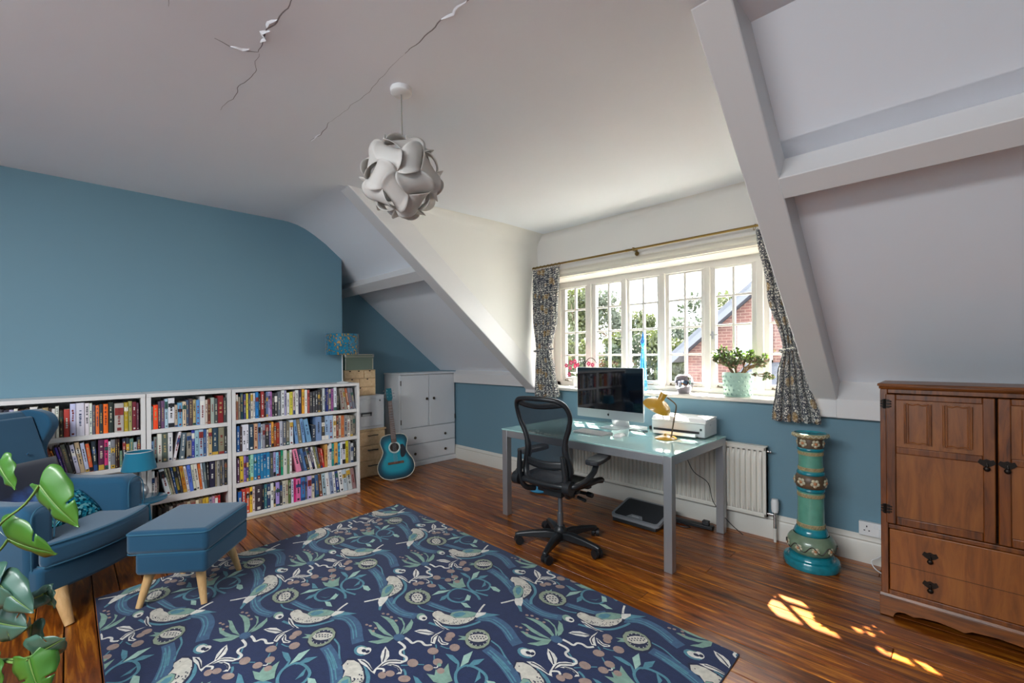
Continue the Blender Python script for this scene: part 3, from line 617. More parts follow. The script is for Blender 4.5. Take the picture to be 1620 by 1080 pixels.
for k in range(6): y = -.02+.008*k; st.tube([(.063, y*.95, .18), (.066, y*.8, .86)], .0007, 4)
gpart(st, 'strings', M_silver)
# ---------------------------------------------------------------- desk and what stands on it
M_frame = mat('desk_frame_silver', 'a9aaad', .38, .75)
t = thing('glass_desk', 'long desk with aqua glass top on silver metal legs', 'desk', (-2.005, 3.085, 0))
HX, HY = .755, .455
for sx in (-1, 1):
    for sy in (-1, 1): MB().box((sx*HX, sy*HY, 0), (sx*(HX-.055), sy*(HY-.055), .722)).build('leg', M_frame, t, bevel=.002)
for sy in (-1, 1): MB().box((-HX+.055, sy*HY, .667), (HX-.055, sy*(HY-.03), .722)).build('rail', M_frame, t, bevel=.002)
for sx in (-1, 1): MB().box((sx*HX, -HY+.055, .667), (sx*(HX-.03), HY-.055, .722)).build('rail', M_frame, t, bevel=.002)
M_aqua = mat('aqua_glass', 'a9d3ce', .06, coat=1)
MB().box((-HX-.003, -HY-.003, .7225), (HX+.003, HY+.003, .7325)).build('glass_top', M_aqua, t, bevel=.002)
DZ = .733

# all-in-one computer
t = thing('desktop_computer', 'slim aluminium all-in-one computer with dark screen on glass desk', 'computer', (-2.075, 3.30, DZ), radians(-1))
M_alu = mat('satin_aluminium', 'c3c6c9', .3, .6)
yy = -.085
MB().prism(rrect(.65, .432, .012, 4, 0, .30), yy, yy+.012, 'y').build('body', M_alu, t, smooth=30)
def rear_bulge(u, v): return (.30*(2*u-1), yy+.012+.035*max(0, 1-(2*u-1)**2)*max(0, 1-(2*v-1)**2), .30+.2*(2*v-1))
MB().grid(rear_bulge, 14, 10).build('rear_shell', M_alu, t, smooth=60)
MB().box((-.321, yy-.0022, .158), (.321, yy, .511)).build('screen', mat('dark_screen', '0c0f15', .04, coat=1), t, bevel=.001)
MB().box((-.325, yy-.0012, .086), (.325, yy, .156)).build('chin', M_alu, t)
lg = [(.011*cos(a), .0105*sin(a)+.0012*cos(2*a)) for a in [q*2*pi/20 for q in range(20)]]
lg = [(x if not (x > .006 and abs(z) < .006) else x-.0045, z) for x, z in lg]
MB().prism([(x, .121+z) for x, z in lg], yy-.0022, yy-.0011, 'y').prism([(.001, .134), (.005, .1365), (.0065, .141), (.003, .139)], yy-.0022, yy-.0011, 'y').build('emblem', mat('emblem_black', '0b0b0c', .3), t)
foot = [(-.1, -.09), (.1, -.09), (.1, .11), (-.1, .11)]
MB().box((-.1, -.085, 0), (.1, .11, .004)).prism([(.105, .004), (.11, .004), (.0, .30), (-.045, .30), (-.045, .26), (.0, .25)], -.085, .085, 'x').build('stand', M_alu, t, bevel=.0015)
# keyboard
t = thing('keyboard', 'small white keyboard lying in front of the computer', 'keyboard', (-2.07, 2.965, DZ), radians(-5))
MB().prism([(-.065, .0), (.075, 0), (.075, .012), (.06, .013), (-.065, .005)], -.148, .148, 'x').build('case', M_alu, t, bevel=.001)
keys = MB()
for r in range(5):
    n = 14
    for k in range(n):
        if r == 0 and 3 < k < 9:
            if k > 4: continue
            x0, x1 = -.145+4*.0207, -.145+9*.0207-.002
        else: x0, x1 = -.145+k*.0207, -.145+(k+1)*.0207-.0025
        y0 = -.060+r*.0245; z = .0055+(y0+.065)/.125*.008; keys.box((x0, y0, z), (x1, y0+.021, z+.0025))
keys.build('keys', mat('key_white', 'e9e9ea', .5), t)
# mouse
t = thing('computer_mouse', 'flat white mouse beside the keyboard', 'mouse', (-1.835, 2.985, DZ), radians(10))
MB().grid(lambda u, v: (.031*(2*u-1), .057*(2*v-1), .004+.018*(max(0, 1-(2*u-1)**4))**.5*(max(0, 1-(2*v-1)**4))**.5), 12, 14).box((-.030, -.056, 0), (.030, .056, .006)).build('shell', mat('mouse_white', 'ededee', .2, coat=.6), t, smooth=50)
# white drive and a phone between computer and printer
t = tag(MB().prism(rrect(.13, .085, .01, 4), 0, .018, 'z').build('external_drive', M_wplas, None, smooth=35, loc=(-1.905, 3.40, DZ), rotz=radians(-8)), 'small white flat box between computer and printer', 'drive')
tag(MB().prism(rrect(.145, .072, .012, 4), 0, .008, 'z').build('mobile_phone', mat('phone_dark', '26282c', .15), None, smooth=35, loc=(-1.845, 3.295, DZ), rotz=radians(-6)), 'dark edged phone lying flat right of the computer stand', 'phone')
t = thing('puck_speaker', 'small dark oval gadget beside the left side of the printer', 'gadget', (-1.80, 3.47, DZ))
MB().lathe([(0, 0), (.034, 0), (.04, .01), (.037, .024), (.02, .03), (0, .031)], 18).build('body', M_dkplas, t, smooth=50)
# printer
t = thing('printer', 'white and grey inkjet printer on right end of glass desk', 'printer', (-1.515, 3.405, DZ), radians(2))
M_pw = mat('printer_white', 'e6e6e6', .3); M_pg = mat('printer_grey', 'b4b6ba', .35)
MB().prism([(-.125, .008), (.125, .008), (.125, .125), (-.10, .122), (-.125, .105)], -.205, .205, 'x').build('body', M_pg, t, bevel=.006)
MB().prism([(-.122, .108), (-.10, .126), (.127, .129), (.127, .144), (-.098, .141), (-.124, .116)], -.207, .207, 'x').build('scanner_lid', M_pw, t, bevel=.004)
MB().box((-.19, -.128, .034), (.165, -.10, .05)).build('paper_slot', M_black, t)
MB().box((-.175, -.165, .012), (.15, -.09, .03)).box((-.175, -.166, .012), (.15, -.158, .036)).build('paper_tray', M_pw, t, bevel=.002)
MB().box((.168, -.1262, .058), (.184, -.1245, .074)).build('button', M_dkplas, t)
MB().box((-.195, -.1, 0), (-.15, .1, .01)).box((.15, -.1, 0), (.195, .1, .01)).build('foot', M_black, t)
for sx in (-1, 1): MB().box((sx*.2055, -.02, .085), (sx*.2085, .03, .1)).build('side_grip', M_pg, t)
# yellow task lamp
t = thing('desk_lamp', 'mustard yellow mushroom desk lamp in front of the printer', 'lamp', (-1.533, 3.135, DZ))
M_must = mat('mustard_enamel', 'bb8c24', .3, coat=.4)
MB().lathe([(0, 0), (.079, 0), (.081, .004), (.07, .012), (.04, .022), (.014, .030), (.01, .036), (0, .036)], 32).build('base', M_must, t, smooth=50)
M_arm = mat('bronze_arm', '5b4a38', .35, .9)
MB().tube(cr_spline([(.045, 0, .02), (.05, .0, .06), (.066, 0, .15), (.082, 0, .235), (.074, 0, .262), (.045, 0, .285), (.015, 0, .303)], 4), .0052, 8).build('arm', M_arm, t, smooth=60)
HM = T(-.062, 0, .238) @ RY(radians(28))
sh = MB().lathe([(.104, -.022), (.106, -.02), (.10, .0), (.085, .022), (.06, .040), (.035, .05), (.024, .053), (.022, .056), (.026, .11), (.024, .114), (.0, .114)], 36, M=HM)
sh.build('lamp_shade', M_must, t, smooth=40, solid=.002)
MB().lathe([(0, -.012), (.02, -.01), (.028, .01), (.02, .03), (0, .032)], 14, M=HM).build('bulb', mat('bulb_white', 'efe9dc', .3), t, smooth=60)
# cables
def cable(name, label, pts, r, m, cat='cable'):
    return tag(MB().tube(cr_spline(pts, 5), r, 6).build(name, m, smooth=60), label, cat)
cable('power_cable', 'thin black cable hanging from the desk in front of the radiator', [(-1.60, 3.495, .665), (-1.55, 3.50, .56), (-1.48, 3.495, .43), (-1.37, 3.50, .36), (-1.33, 3.50, .22), (-1.225, 3.52, .09), (-1.14, 3.56, .006)], .003, M_black)
t = thing('power_strip', 'black power strip on the floor behind the right desk leg', 'power strip', (-1.485, 3.50, 0), radians(4))
MB().box((-.15, -.027, 0), (.15, .027, .03)).build('body', M_black, t, bevel=.005)
MB().box((.07, -.02, .03), (.12, .02, .062)).build('plug', M_dkplas, t, bevel=.004)
cable('floor_cable', 'black cable curling over the floor beside the power strip', [(-1.55, 3.49, .006), (-1.62, 3.44, .006), (-1.56, 3.40, .006), (-1.48, 3.43, .006), (-1.58, 3.46, .014), (-1.70, 3.52, .006), (-1.78, 3.56, .006)], .0035, M_black)
cable('white_cable', 'white cable looping from the socket beside the oak cabinet', [(-.345, 3.628, .165), (-.33, 3.61, .11), (-.36, 3.59, .07), (-.39, 3.575, .045), (-.37, 3.55, .012), (-.31, 3.50, .005), (-.22, 3.46, .005)], .0035, M_wplas)

# ---------------------------------------------------------------- window wall: radiator, socket, foot rest, disc
t = thing('radiator', 'long white ribbed panel radiator under the window', 'radiator', (-1.86, 3.60, .0))
M_rad = mat('radiator_white', 'd9d6cc', .35)
x0, x1 = -.875, .875; z0, z1 = .165, .675
n = 52; prof = []
m = MB()
def rib(u, v):
    x = x0+.015+(x1-x0-.03)*u; k = (.5-.5*cos(2*pi*u*46.0)); k = min(1, max(0, (k-.22)/.4)); k = k*k*(3-2*k); e = min(1, min(v, 1-v)/.07); e = e*e*(3-2*e)
    return (x, -.0265-.019*k*e, z0+.03+(z1-z0-.06)*v)
m.grid(rib, 46*10+1, 12)
m.build('ribbed_panel', M_rad, t, smooth=60, fix=False)
MB().box((x0, -.030, z0), (x1, .02, z0+.03)).box((x0, -.030, z1-.03), (x1, .02, z1)).box((x0, -.030, z0), (x0+.016, .02, z1)).box((x1-.016, -.030, z0), (x1, .02, z1)).box((x0, -.026, z0), (x1, .02, z1)).build('panel', M_rad, t, bevel=.005)
sl = MB()
for k in range(46): a = x0+.024+k*(x1-x0-.03)/46; sl.box((a, -.0335, z1-.034), (a+.016, -.0302, z1-.026))
sl.build('vent_slots', mat('vent_shadow', '6c685f', .8), t)
MB().box((x0-.003, -.034, z1), (x1+.003, .022, z1+.008)).build('top_grille', M_rad, t, bevel=.002)
MB().cyl((x1, -.005, z1-.03), (x1+.02, -.005, z1-.03), .008, n=8).sphere((x1+.024, -.005, z1-.03), .011).build('air_vent', M_chrome, t, smooth=50)
v = MB().cyl((x1, -.005, .195), (x1+.055, -.005, .195), .009, n=10).cyl((x1+.05, -.005, .10), (x1+.05, -.005, .215), .011, n=10).build('valve_body', M_chrome, t, smooth=40)
MB().lathe([(0, 0), (.02, 0), (.024, .02), (.025, .075), (.02, .095), (0, .097)], 16, c=(x1+.05, -.005, .215)).build('thermostat_head', M_wplas, t, smooth=40)
MB().cyl((x1+.05, -.005, 0), (x1+.05, -.005, .11), .0095, n=10).build('pipe', mat('pipe_white', 'd8d5cc', .4), t, smooth=40)
for s in (-.6, .6): MB().box((s-.02, .015, .25), (s+.02, .058, .62)).build('bracket', M_rad, t)

t = thing('wall_socket', 'white double wall socket on skirting beside the oak cabinet', 'socket', (-.375, 3.636, .225))
MB().box((-.085, -.008, -.044), (.085, .022, .044)).build('faceplate', M_wplas, t, bevel=.003)
MB().box((-.047, -.0095, .012), (-.041, -.0078, .022)).box((-.06, -.0095, -.012), (-.052, -.0078, -.006)).box((-.036, -.0095, -.012), (-.028, -.0078, -.006)).build('socket_holes', M_black, t)
MB().box((-.015, -.0115, .012), (-.003, -.008, .034)).box((.003, -.0115, .012), (.015, -.008, .034)).build('switch', M_wplas, t, bevel=.001)
MB().box((.02, -.045, -.035), (.072, -.008, .018)).build('plug', M_wplas, t, bevel=.006)

t = thing('foot_rest', 'tilted dark foot rest with light grey rim under the desk', 'foot rest', (-1.82, 3.30, 0))
FM = T(0, 0, .082) @ RX(radians(14))
MB().prism(rrect(.42, .30, .035, 5), -.018, .004, 'z', M=FM).build('platform', mat('rest_rim', '8b8f94', .5), t, smooth=35)
MB().prism(rrect(.375, .255, .022, 5), .004, .0075, 'z', M=FM).build('rubber_mat', mat('ribbed_rubber', '2b2e33', .75, bump=(150, .5, .002)), t, smooth=35)
MB().prism([(-.07, -.127), (.07, -.127), (.045, -.085), (-.045, -.085)], .0075, .0095, 'z', M=FM).build('badge', mat('rest_rim', '8b8f94'), t)
bd = MB()
for k in range(7): bd.box((-.028+k*.0085, -.113, .0095), (-.023+k*.0085, -.104, .0103), M=FM)
bd.build('badge_print', mat('badge_light', 'd6d9dc', .4), t)
MB().prism([(-.145, 0), (.13, 0), (.14, .095), (-.14, .028)], -.19, .19, 'x').build('base', M_black, t, bevel=.006)
t = thing('balance_disc', 'round pale blue disc on the floor under left end of desk', 'cushion', (-2.955, 3.33, 0))
MB().lathe([(0, 0), (.07, 0), (.1, .008), (.108, .02), (.1, .034), (.07, .042), (0, .04)], 32).build('shell', mat('sky_blue_vinyl', '3d93bd', .45), t, smooth=60)
rg = MB()
for k in range(3): rg.tube([((.03+k*.022)*cos(a), (.03+k*.022)*sin(a), .0415) for a in [q*pi/12 for q in range(24)]], .002, 5, closed=True)
rg.build('ridge', mat('sky_blue_vinyl', '3d93bd'), t)

# ---------------------------------------------------------------- window sill objects
SZ = 1.0205
t = thing('bottle_vase', 'tall bright blue glass bottle with pointed stopper on window sill', 'vase', (-2.075, 3.80, SZ))
M_bglass = mat('blue_glass', '5cc4f4', .05, trans=.8, coat=.5)
MB().lathe([(0, 0), (.032, 0), (.036, .01), (.037, .06), (.034, .15), (.028, .26), (.020, .34), (.014, .38), (.012, .40), (.017, .405), (.012, .41), (.0, .41)], 28).build('bottle', M_bglass, t, smooth=60)
MB().lathe([(0, .41), (.012, .411), (.02, .435), (.022, .455), (.016, .48), (.009, .51), (.003, .545), (0, .548)], 20).build('stopper', mat('blue_glass_deep', '2f86cc', .05, trans=.6, coat=.5), t, smooth=60)
t = thing('mirrored_vase', 'round silvery mirrored glass vase on window sill', 'vase', (-1.655, 3.73, SZ))
MB().lathe([(0, 0), (.042, 0), (.05, .01), (.072, .06), (.078, .10), (.07, .14), (.05, .158), (.038, .162), (.036, .158), (.045, .15), (.06, .13), (0, .12)], 32).build('body', mat('mercury_glass', 'a5a1ab', .08, 1), t, smooth=60)
rng = random.Random(3)
t = thing('jade_plant', 'bushy jade plant in pale green patterned pot on window sill', 'plant', (-1.228, 3.745, SZ))
M_pot = mat('pale_celadon', '94b3a8', .35, bump=(40, .6, .01))
MB().lathe([(0, 0), (.088, 0), (.096, .01), (.108, .09), (.112, .185), (.108, .188), (.102, .18), (.1, .165), (0, .165)], 32).build('pot', M_pot, t, smooth=40)
rp = MB()
for r in range(5):
    for k in range(18):
        a = 2*pi*(k+.5*(r % 2))/18; R = .0955+.003*r+.002; rp.sphere((R*cos(a), R*sin(a), .02+r*.034), (.008, .012, .009), 6, 4, M=None)
rp.build('pot_relief', M_pot, t, smooth=60)
MB().lathe([(.1, .17), (.06, .175), (0, .178)], 20).build('soil', mat('potting_soil', '3a2c21', .95), t)
br = MB(); lv = MB(); tips = []
def branch(p, d, l, r, dep):
    q = p+d*l; br.tube([p, p.lerp(q, .5)+Vector((rng.uniform(-1, 1), rng.uniform(-1, 1), 0))*.008, q], [r, r*.85, r*.7], 6)
    tips.append((q, d)) if dep < 2 else None
    if dep == 0: return
    for _ in range(3 if dep > 1 else 2):
        e = (d+Vector((rng.uniform(-1, 1), rng.uniform(-1, 1), rng.uniform(-.4, .6)))*.75).normalized(); branch(q, e, l*rng.uniform(.65, .95), r*.68, dep-1)
for k in range(7):
    a = 2*pi*k/7+.3; branch(Vector((.03*cos(a), .03*sin(a), .17)), Vector((cos(a)*.75, sin(a)*.5, rng.uniform(.5, 1.5))).normalized(), rng.uniform(.052, .082), .010, 3)
branch(Vector((.07, -.02, .17)), Vector((.9, -.15, .1)).normalized(), .09, .006, 1); branch(Vector((.15, -.03, .17)), Vector((.95, 0, -.25)).normalized(), .05, .004, 2)
def leaf_blob(mb, c, d, l, w, m):
    u = d.orthogonal().normalized(); u.rotate(Matrix.Rotation(rng.uniform(0, 6.28), 3, d)); v = d.cross(u); k = 6
    pts = [c]+[c+d*l*f+u*w*g for f, g in ((.3, .8), (.65, 1), (.92, .6))]+[c+d*l]+[c+d*l*f-u*w*g for f, g in ((.92, .6), (.65, 1), (.3, .8))]
    th = .0035; o = len(pts)
    ct = c+d*l*.55; vs = pts+[ct+v*th, ct-v*th]; n = len(pts)
    mb.add(vs, [(i, (i+1) % n, n) for i in range(n)]+[((i+1) % n, i, n+1) for i in range(n)], m)
for q, d in tips:
    for _ in range(7):
        e = (d*.6+Vector((rng.uniform(-1, 1), rng.uniform(-1, 1), rng.uniform(-.7, .9)))).normalized()
        leaf_blob(lv, q-d*rng.uniform(0, .045), e, rng.uniform(.020, .033), rng.uniform(.007, .012), 0 if rng.random() < .7 else (1 if q.z > .3 else 2))
br.build('branches', mat('jade_stem', '6d5840', .8), t, smooth=60)
lv.build('foliage', [mat('jade_leaf', '5b6b42', .35, coat=.3), mat('jade_leaf_bright', '8db848', .35), mat('jade_leaf_bronze', '77604d', .4)], t, fix=False)['kind'] = 'stuff'
# pink orchid
t = thing('pink_orchid', 'pink flowering orchid in white pot behind the computer', 'plant', (-2.80, 3.76, SZ))
MB().lathe([(0, 0), (.04, 0), (.045, .01), (.06, .1), (.064, .115), (.058, .115), (.05, .1), (0, .1)], 24).build('pot', M_wplas, t, smooth=40)
MB().tube(cr_spline([(0, 0, .1), (-.02, -.01, .18), (-.01, -.01, .25), (.05, -.01, .285), (.14, -.01, .27)], 5), .0035, 6).tube(cr_spline([(.01, .0, .1), (.08, -.01, .2), (.13, 0, .29), (.19, 0, .30), (.24, 0, .25)], 5), .004, 6).build('flower_stem', mat('dark_stem', '3b2026', .6), t, smooth=60)
M_petal = mat('orchid_pink', 'd8476f', .5); M_petl = mat('orchid_light', 'f2c3cf', .5)
for (x, y, z, r) in [(-.115, -.03, .225, .03), (-.05, -.04, .255, .034), (.0, -.04, .265, .034), (.03, -.03, .232, .03), (-.06, -.04, .20, .028), (-.075, -.04, .135, .03), (.16, -.02, .245, .03), (.205, -.02, .235, .028), (-.01, -.02, .22, .03)]:
    f = MB(); a0 = rng.uniform(0, 6)
    for k in range(5):
        a = a0+2*pi*k/5; d = Vector((cos(a), -.35, sin(a))).normalized(); u = d.cross(Vector((0, 1, 0))).normalized()
        c = Vector((x, y, z)); f.add([c, c+d*r*.5+u*r*.42, c+d*r, c+d*r*.5-u*r*.42], [(0, 1, 2, 3)], 0)
    f.sphere((x, y-.004, z), r*.2, 6, 4, 1); f.build('flower', [M_petal, M_petl], t, fix=False)
for a in (2.6, 3.6, .3, -.6): MB().grid(lambda u, v: (cos(a)*.12*v-sin(a)*.022*(2*u-1)*sin(pi*min(1, v+.12))**.7, sin(a)*.08*v+cos(a)*.015*(2*u-1), .105+.05*sin(v*2.2)), 4, 7).build('leaf', mat('orchid_leaf', '3c5a32', .4), t, smooth=60, fix=False)
# ---------------------------------------------------------------- curtain pole and curtains
t = thing('curtain_pole', 'thin brass curtain pole across the top of the dormer window', 'curtain pole', (-1.98, 3.565, 2.292))
MB().cyl((-1.262, 0, 0), (1.28, 0, 0), .0095, n=12).build('pole', M_brass, t, smooth=50)
MB().cyl((-.05, 0, 0), (-.05, 0, 0.001), .012, n=10).box((-.056, -.014, -.014), (-.044, .06, .014)).cyl((-.05, .055, -.03), (-.05, .06, -.03), .02, n=12).box((-.056, .05, -.035), (-.044, .06, .014)).build('bracket', M_brass, t, smooth=40)
MB().cyl((-.13, 0, 0), (-.09, 0, 0), .0115, n=12).build('joint_sleeve', M_brass, t, smooth=40)
for x in [-1.25+.05*k for k in range(8)]+[.935, 1.0, 1.05, 1.1, 1.15, 1.2, 1.25]:
    MB().tube([(x+.006*sin(a), .02*cos(a), .02*sin(a)-.008) for a in [q*pi/8 for q in range(16)]], .0022, 6, closed=True).build('curtain_ring', M_brass, t, smooth=60)
def leaf_fabric():
    m = mat('leaf_print_fabric', 'c8c4ba', .85, sheen=.2); N = m.node_tree.nodes; L = m.node_tree.links; b = N['Principled BSDF']
    uv = N.new('ShaderNodeUVMap'); uv.uv_map = 'cloth'
    mp = N.new('ShaderNodeMapping'); mp.inputs['Scale'].default_value = (1, 1, 1); L.new(uv.outputs[0], mp.inputs[0])
    nz = N.new('ShaderNodeTexNoise'); nz.inputs['Scale'].default_value = 18; nz.inputs['Detail'].default_value = 2; L.new(mp.outputs[0], nz.inputs['Vector'])
    ad = N.new('ShaderNodeVectorMath'); ad.operation = 'MULTIPLY_ADD'; ad.inputs[1].default_value = (.035, .035, 0); L.new(nz.outputs['Color'], ad.inputs[0]); L.new(mp.outputs[0], ad.inputs[2])
    v1 = N.new('ShaderNodeTexVoronoi'); v1.feature = 'DISTANCE_TO_EDGE'; v1.inputs['Scale'].default_value = 46; L.new(ad.outputs[0], v1.inputs['Vector'])
    w = N.new('ShaderNodeTexWave'); w.wave_type = 'RINGS'; w.inputs['Scale'].default_value = 14; w.inputs['Distortion'].default_value = 9; w.inputs['Detail'].default_value = 3; w.inputs['Detail Scale'].default_value = 3.5; L.new(mp.outputs[0], w.inputs['Vector'])
    c1 = N.new('ShaderNodeValToRGB'); e = c1.color_ramp.elements; e[0].position = .05; e[0].color = lin('34363f'); e[1].position = .15; e[1].color = lin('dcd8cc'); L.new(v1.outputs[0], c1.inputs[0])
    c2 = N.new('ShaderNodeValToRGB'); e = c2.color_ramp.elements; e[0].position = .60; e[0].color = (0, 0, 0, 1); e[1].position = .68; e[1].color = (1, 1, 1, 1); L.new(w.outputs['Fac'], c2.inputs[0])
    mx = N.new('ShaderNodeMix'); mx.data_type = 'RGBA'; mx.inputs[7].default_value = lin('4a4c55'); L.new(c2.outputs[0], mx.inputs[0]); L.new(c1.outputs[0], mx.inputs[6])
    # ochre flower heads, regular half-drop
    sp = N.new('ShaderNodeTexVoronoi'); sp.inputs['Scale'].default_value = 7.5; sp.inputs['Randomness'].default_value = .35; L.new(mp.outputs[0], sp.inputs['Vector'])
    c3 = N.new('ShaderNodeValToRGB'); e = c3.color_ramp.elements; e[0].position = .22; e[0].color = (1, 1, 1, 1); e[1].position = .27; e[1].color = (0, 0, 0, 1); L.new(sp.outputs['Distance'], c3.inputs[0])
    mu = N.new('ShaderNodeMath'); mu.operation = 'MULTIPLY'; L.new(c3.outputs[0], mu.inputs[0]); L.new(nz.outputs['Fac'], mu.inputs[1])
    m2 = N.new('ShaderNodeMix'); m2.data_type = 'RGBA'; m2.inputs[7].default_value = lin('b08a4a'); L.new(mu.outputs[0], m2.inputs[0]); L.new(mx.outputs[2], m2.inputs[6])
    L.new(m2.outputs[2], b.inputs['Base Color']); return m
M_curt = leaf_fabric()
def lerp_tab(tab, z):
    for (z0, *a), (z1, *b) in zip(tab, tab[1:]):
        if z <= z0 and z >= z1:
            q = (z0-z)/(z0-z1); q = q*q*(3-2*q); return [x+(y-x)*q for x, y in zip(a, b)]
    return list(tab[-1][1:] if z < tab[-1][0] else tab[0][1:])
def curtain(label, tab, folds, ztop, zbot, cloth_w, tie, ph=0):
    t = thing('curtain', label, 'curtain', (0, 0, 0), group=None)
    nu, nv = 120, 56
    def fn(u, v):
        z = ztop+(zbot-ztop)*v; a, b = lerp_tab(tab, z)
        tight = 1-min(1, (b-a)/.34); amp = .026*(1-.35*tight)
        e = min(1, min(u, 1-u)/.05)
        yv = 3.553+amp*sin(2*pi*folds*u+ph+.5*sin(3*v*2))*e+.006*noise.noise((u*8, v*3, ph))
        x = a+(b-a)*u+.010*(cos(2*pi*folds*u+ph))*(b-a)/.34
        return (x, yv, z+.006*sin(2*pi*folds*u)*(v > .97))
    m = MB().grid(fn, nu, nv); o = m.build('cloth', M_curt, t, smooth=180, fix=False, solid=.003)
    uvl = o.data.uv_layers.new(name='cloth')
    for p in o.data.polygons:
        for li in p.loop_indices:
            vi = o.data.loops[li].vertex_index; i, j = vi % nu, vi//nu
            uvl.data[li].uv = (i/(nu-1)*cloth_w+ph, j/(nv-1)*(ztop-zbot))
    a, b = lerp_tab(tab, tie); c = (a+b)/2; w = (b-a)/2+.012
    tb = MB().tube([(c+w*cos(q), 3.553+.036*sin(q), tie+.012*cos(q)) for q in [k*pi/10 for k in range(20)]], .014, 8, closed=True).build('tieback', M_curt, t, smooth=60)
    ul = tb.data.uv_layers.new(name='cloth')
    for p in tb.data.polygons:
        for li in p.loop_indices:
            vv = tb.data.vertices[tb.data.loops[li].vertex_index].co; ul.data[li].uv = (vv.x*1.2+vv.y, vv.z)
    return t
curtain('grey and gold leaf-print curtain tied back at the end of pole above computer', [(2.26, -3.243, -2.868), (1.75, -3.237, -2.90), (1.41, -3.195, -2.982), (1.2, -3.212, -2.935), (.925, -3.226, -2.872)], 6.5, 2.26, .925, .95, 1.41)
curtain('grey and gold leaf-print curtain sweeping down beside rafter above ceramic pedestal', [(2.26, -1.035, -.74), (1.8, -.965, -.735), (1.385, -.868, -.765), (1.2, -.905, -.715), (.885, -.94, -.648)], 5.0, 2.26, .885, .9, 1.385, 1.3)

# ---------------------------------------------------------------- pendant lamp of interlocking swirls
t = thing('pendant_lamp', 'white swirl pendant lampshade hanging from the ceiling on thin cord', 'lamp', (-1.90, 1.152, 2.655))
M_opal = mat('opal_plastic', 'd9d6d2', .45)
N_ = M_opal.node_tree; tr_ = N_.nodes.new('ShaderNodeBsdfTranslucent'); tr_.inputs[0].default_value = lin('e2ddd6'); mx_ = N_.nodes.new('ShaderNodeMixShader'); mx_.inputs[0].default_value = .3
N_.links.new(N_.nodes['Principled BSDF'].outputs[0], mx_.inputs[1]); N_.links.new(tr_.outputs[0], mx_.inputs[2]); N_.links.new(mx_.outputs[0], N_.nodes['Material Output'].inputs[0])
MB().lathe([(0, 0), (.05, 0), (.052, -.005), (.05, -.022), (.044, -.027), (0, -.028)], 28).build('ceiling_rose', M_wplas, t, smooth=40)
MB().cyl((0, 0, -.027), (.008, 0, -.345), .0032, n=8).build('cord', mat('cord_grey', '8a8680', .5), t, smooth=60)
MB().lathe([(0, -.34), (.012, -.342), (.018, -.36), (.02, -.40), (0, -.402)], 14).sphere((0, 0, -.43), (.03, .03, .035)).build('bulb_holder', M_wplas, t, smooth=60)
ctr = Vector((.008, 0, -.435)); RS = .172
phi = (1+sqrt(5))/2
ico = [Vector(p).normalized() for p in [(0, 1, phi), (0, 1, -phi), (0, -1, phi), (0, -1, -phi), (1, phi, 0), (1, -phi, 0), (-1, phi, 0), (-1, -phi, 0), (phi, 0, 1), (phi, 0, -1), (-phi, 0, 1), (-phi, 0, -1)]]
edges = [(a, b) for i, a in enumerate(ico) for b in ico[i+1:] if a.dot(b) > .44]
def swirl(u, v):
    # one interlocking rhomb: two opposite edges lap over their neighbours and curl, the other two tuck under
    a, b = 2*u-1, 2*v-1
    e = 1+.34*(1-b*b)+.10*b*(1 if a > 0 else -1)*(1-abs(b))
    A = a*e; B = b*1.06
    x = (A+B)*.5*.618; y = (A-B)*.5*.382
    r = 1+.115*abs(a)**2.2*(1-.35*abs(b)**2)-.13*abs(b)**2.4+.05*max(0, abs(a)-.7)/.3*(1-b*b)
    return tuple(Vector((x, y, 1)).normalized()*RS*r)
sw = MB().grid(swirl, 15, 13).mesh('shade_piece', M_opal); sw.shade_smooth()
tilt = RZ(.3) @ RX(.25)
for i, (a, b) in enumerate(edges):
    n_ = (a+b).normalized(); ex = (a-b).normalized(); ey = n_.cross(ex)
    o = bpy.data.objects.new('shade_piece', sw); C.objects.link(o); o.parent = t
    o.matrix_local = T(*ctr) @ tilt @ Matrix(((ex.x, ey.x, n_.x, 0), (ex.y, ey.y, n_.y, 0), (ex.z, ey.z, n_.z, 0), (0, 0, 0, 1))) @ Matrix.Identity(4)
    q = o.modifiers.new('thickness', 'SOLIDIFY'); q.thickness = .0015

# ---------------------------------------------------------------- ceramic pedestal
t = thing('ceramic_pedestal', 'tall turquoise glazed ceramic pedestal with flower bands on the floor', 'pedestal', (-.672, 3.375, 0))
def glaze(name, h, rough=.18, v=(22, .5)): return mat(name, h, rough, coat=.5, var=v)
M_tq = glaze('turquoise_glaze', '157d8c'); M_gr = glaze('celadon_glaze', '5d9c88', .25, (14, .3)); M_sand = mat('sand_relief', '9c8f68', .5, var=(40, .4)); M_bandd = mat('band_ground', '5a4a38', .4, var=(30, .5)); M_petw = mat('petal_cream', 'b9b49a', .4); M_pets = mat('petal_salmon', 'b27a52', .45); M_vine = mat('vine_dark', '3a3a34', .5)
def lp(name, prof, m): return MB().lathe(prof, 40).build(name, m, t, smooth=50)
lp('base_disc', [(0, 0), (.150, 0), (.155, .006), (.156, .04), (.150, .052), (.128, .055), (.124, .062), (.122, .078), (.10, .084)], M_tq)
lp('bulb', [(.098, .082), (.112, .088), (.126, .105), (.134, .135), (.130, .165), (.116, .188), (.098, .203)], glaze('bulb_glaze', '71866e', .3, (16, .45)))
lp('collar', [(.09, .20), (.094, .204), (.096, .215), (.088, .232), (.082, .243), (.078, .245)], M_tq)
lp('lower_shaft', [(.076, .243), (.0745, .26), (.072, .42), (.0715, .46), (.070, .475)], M_gr)
lp('ring', [(.069, .472), (.077, .478), (.079, .487), (.075, .496), (.07, .498)], M_tq)
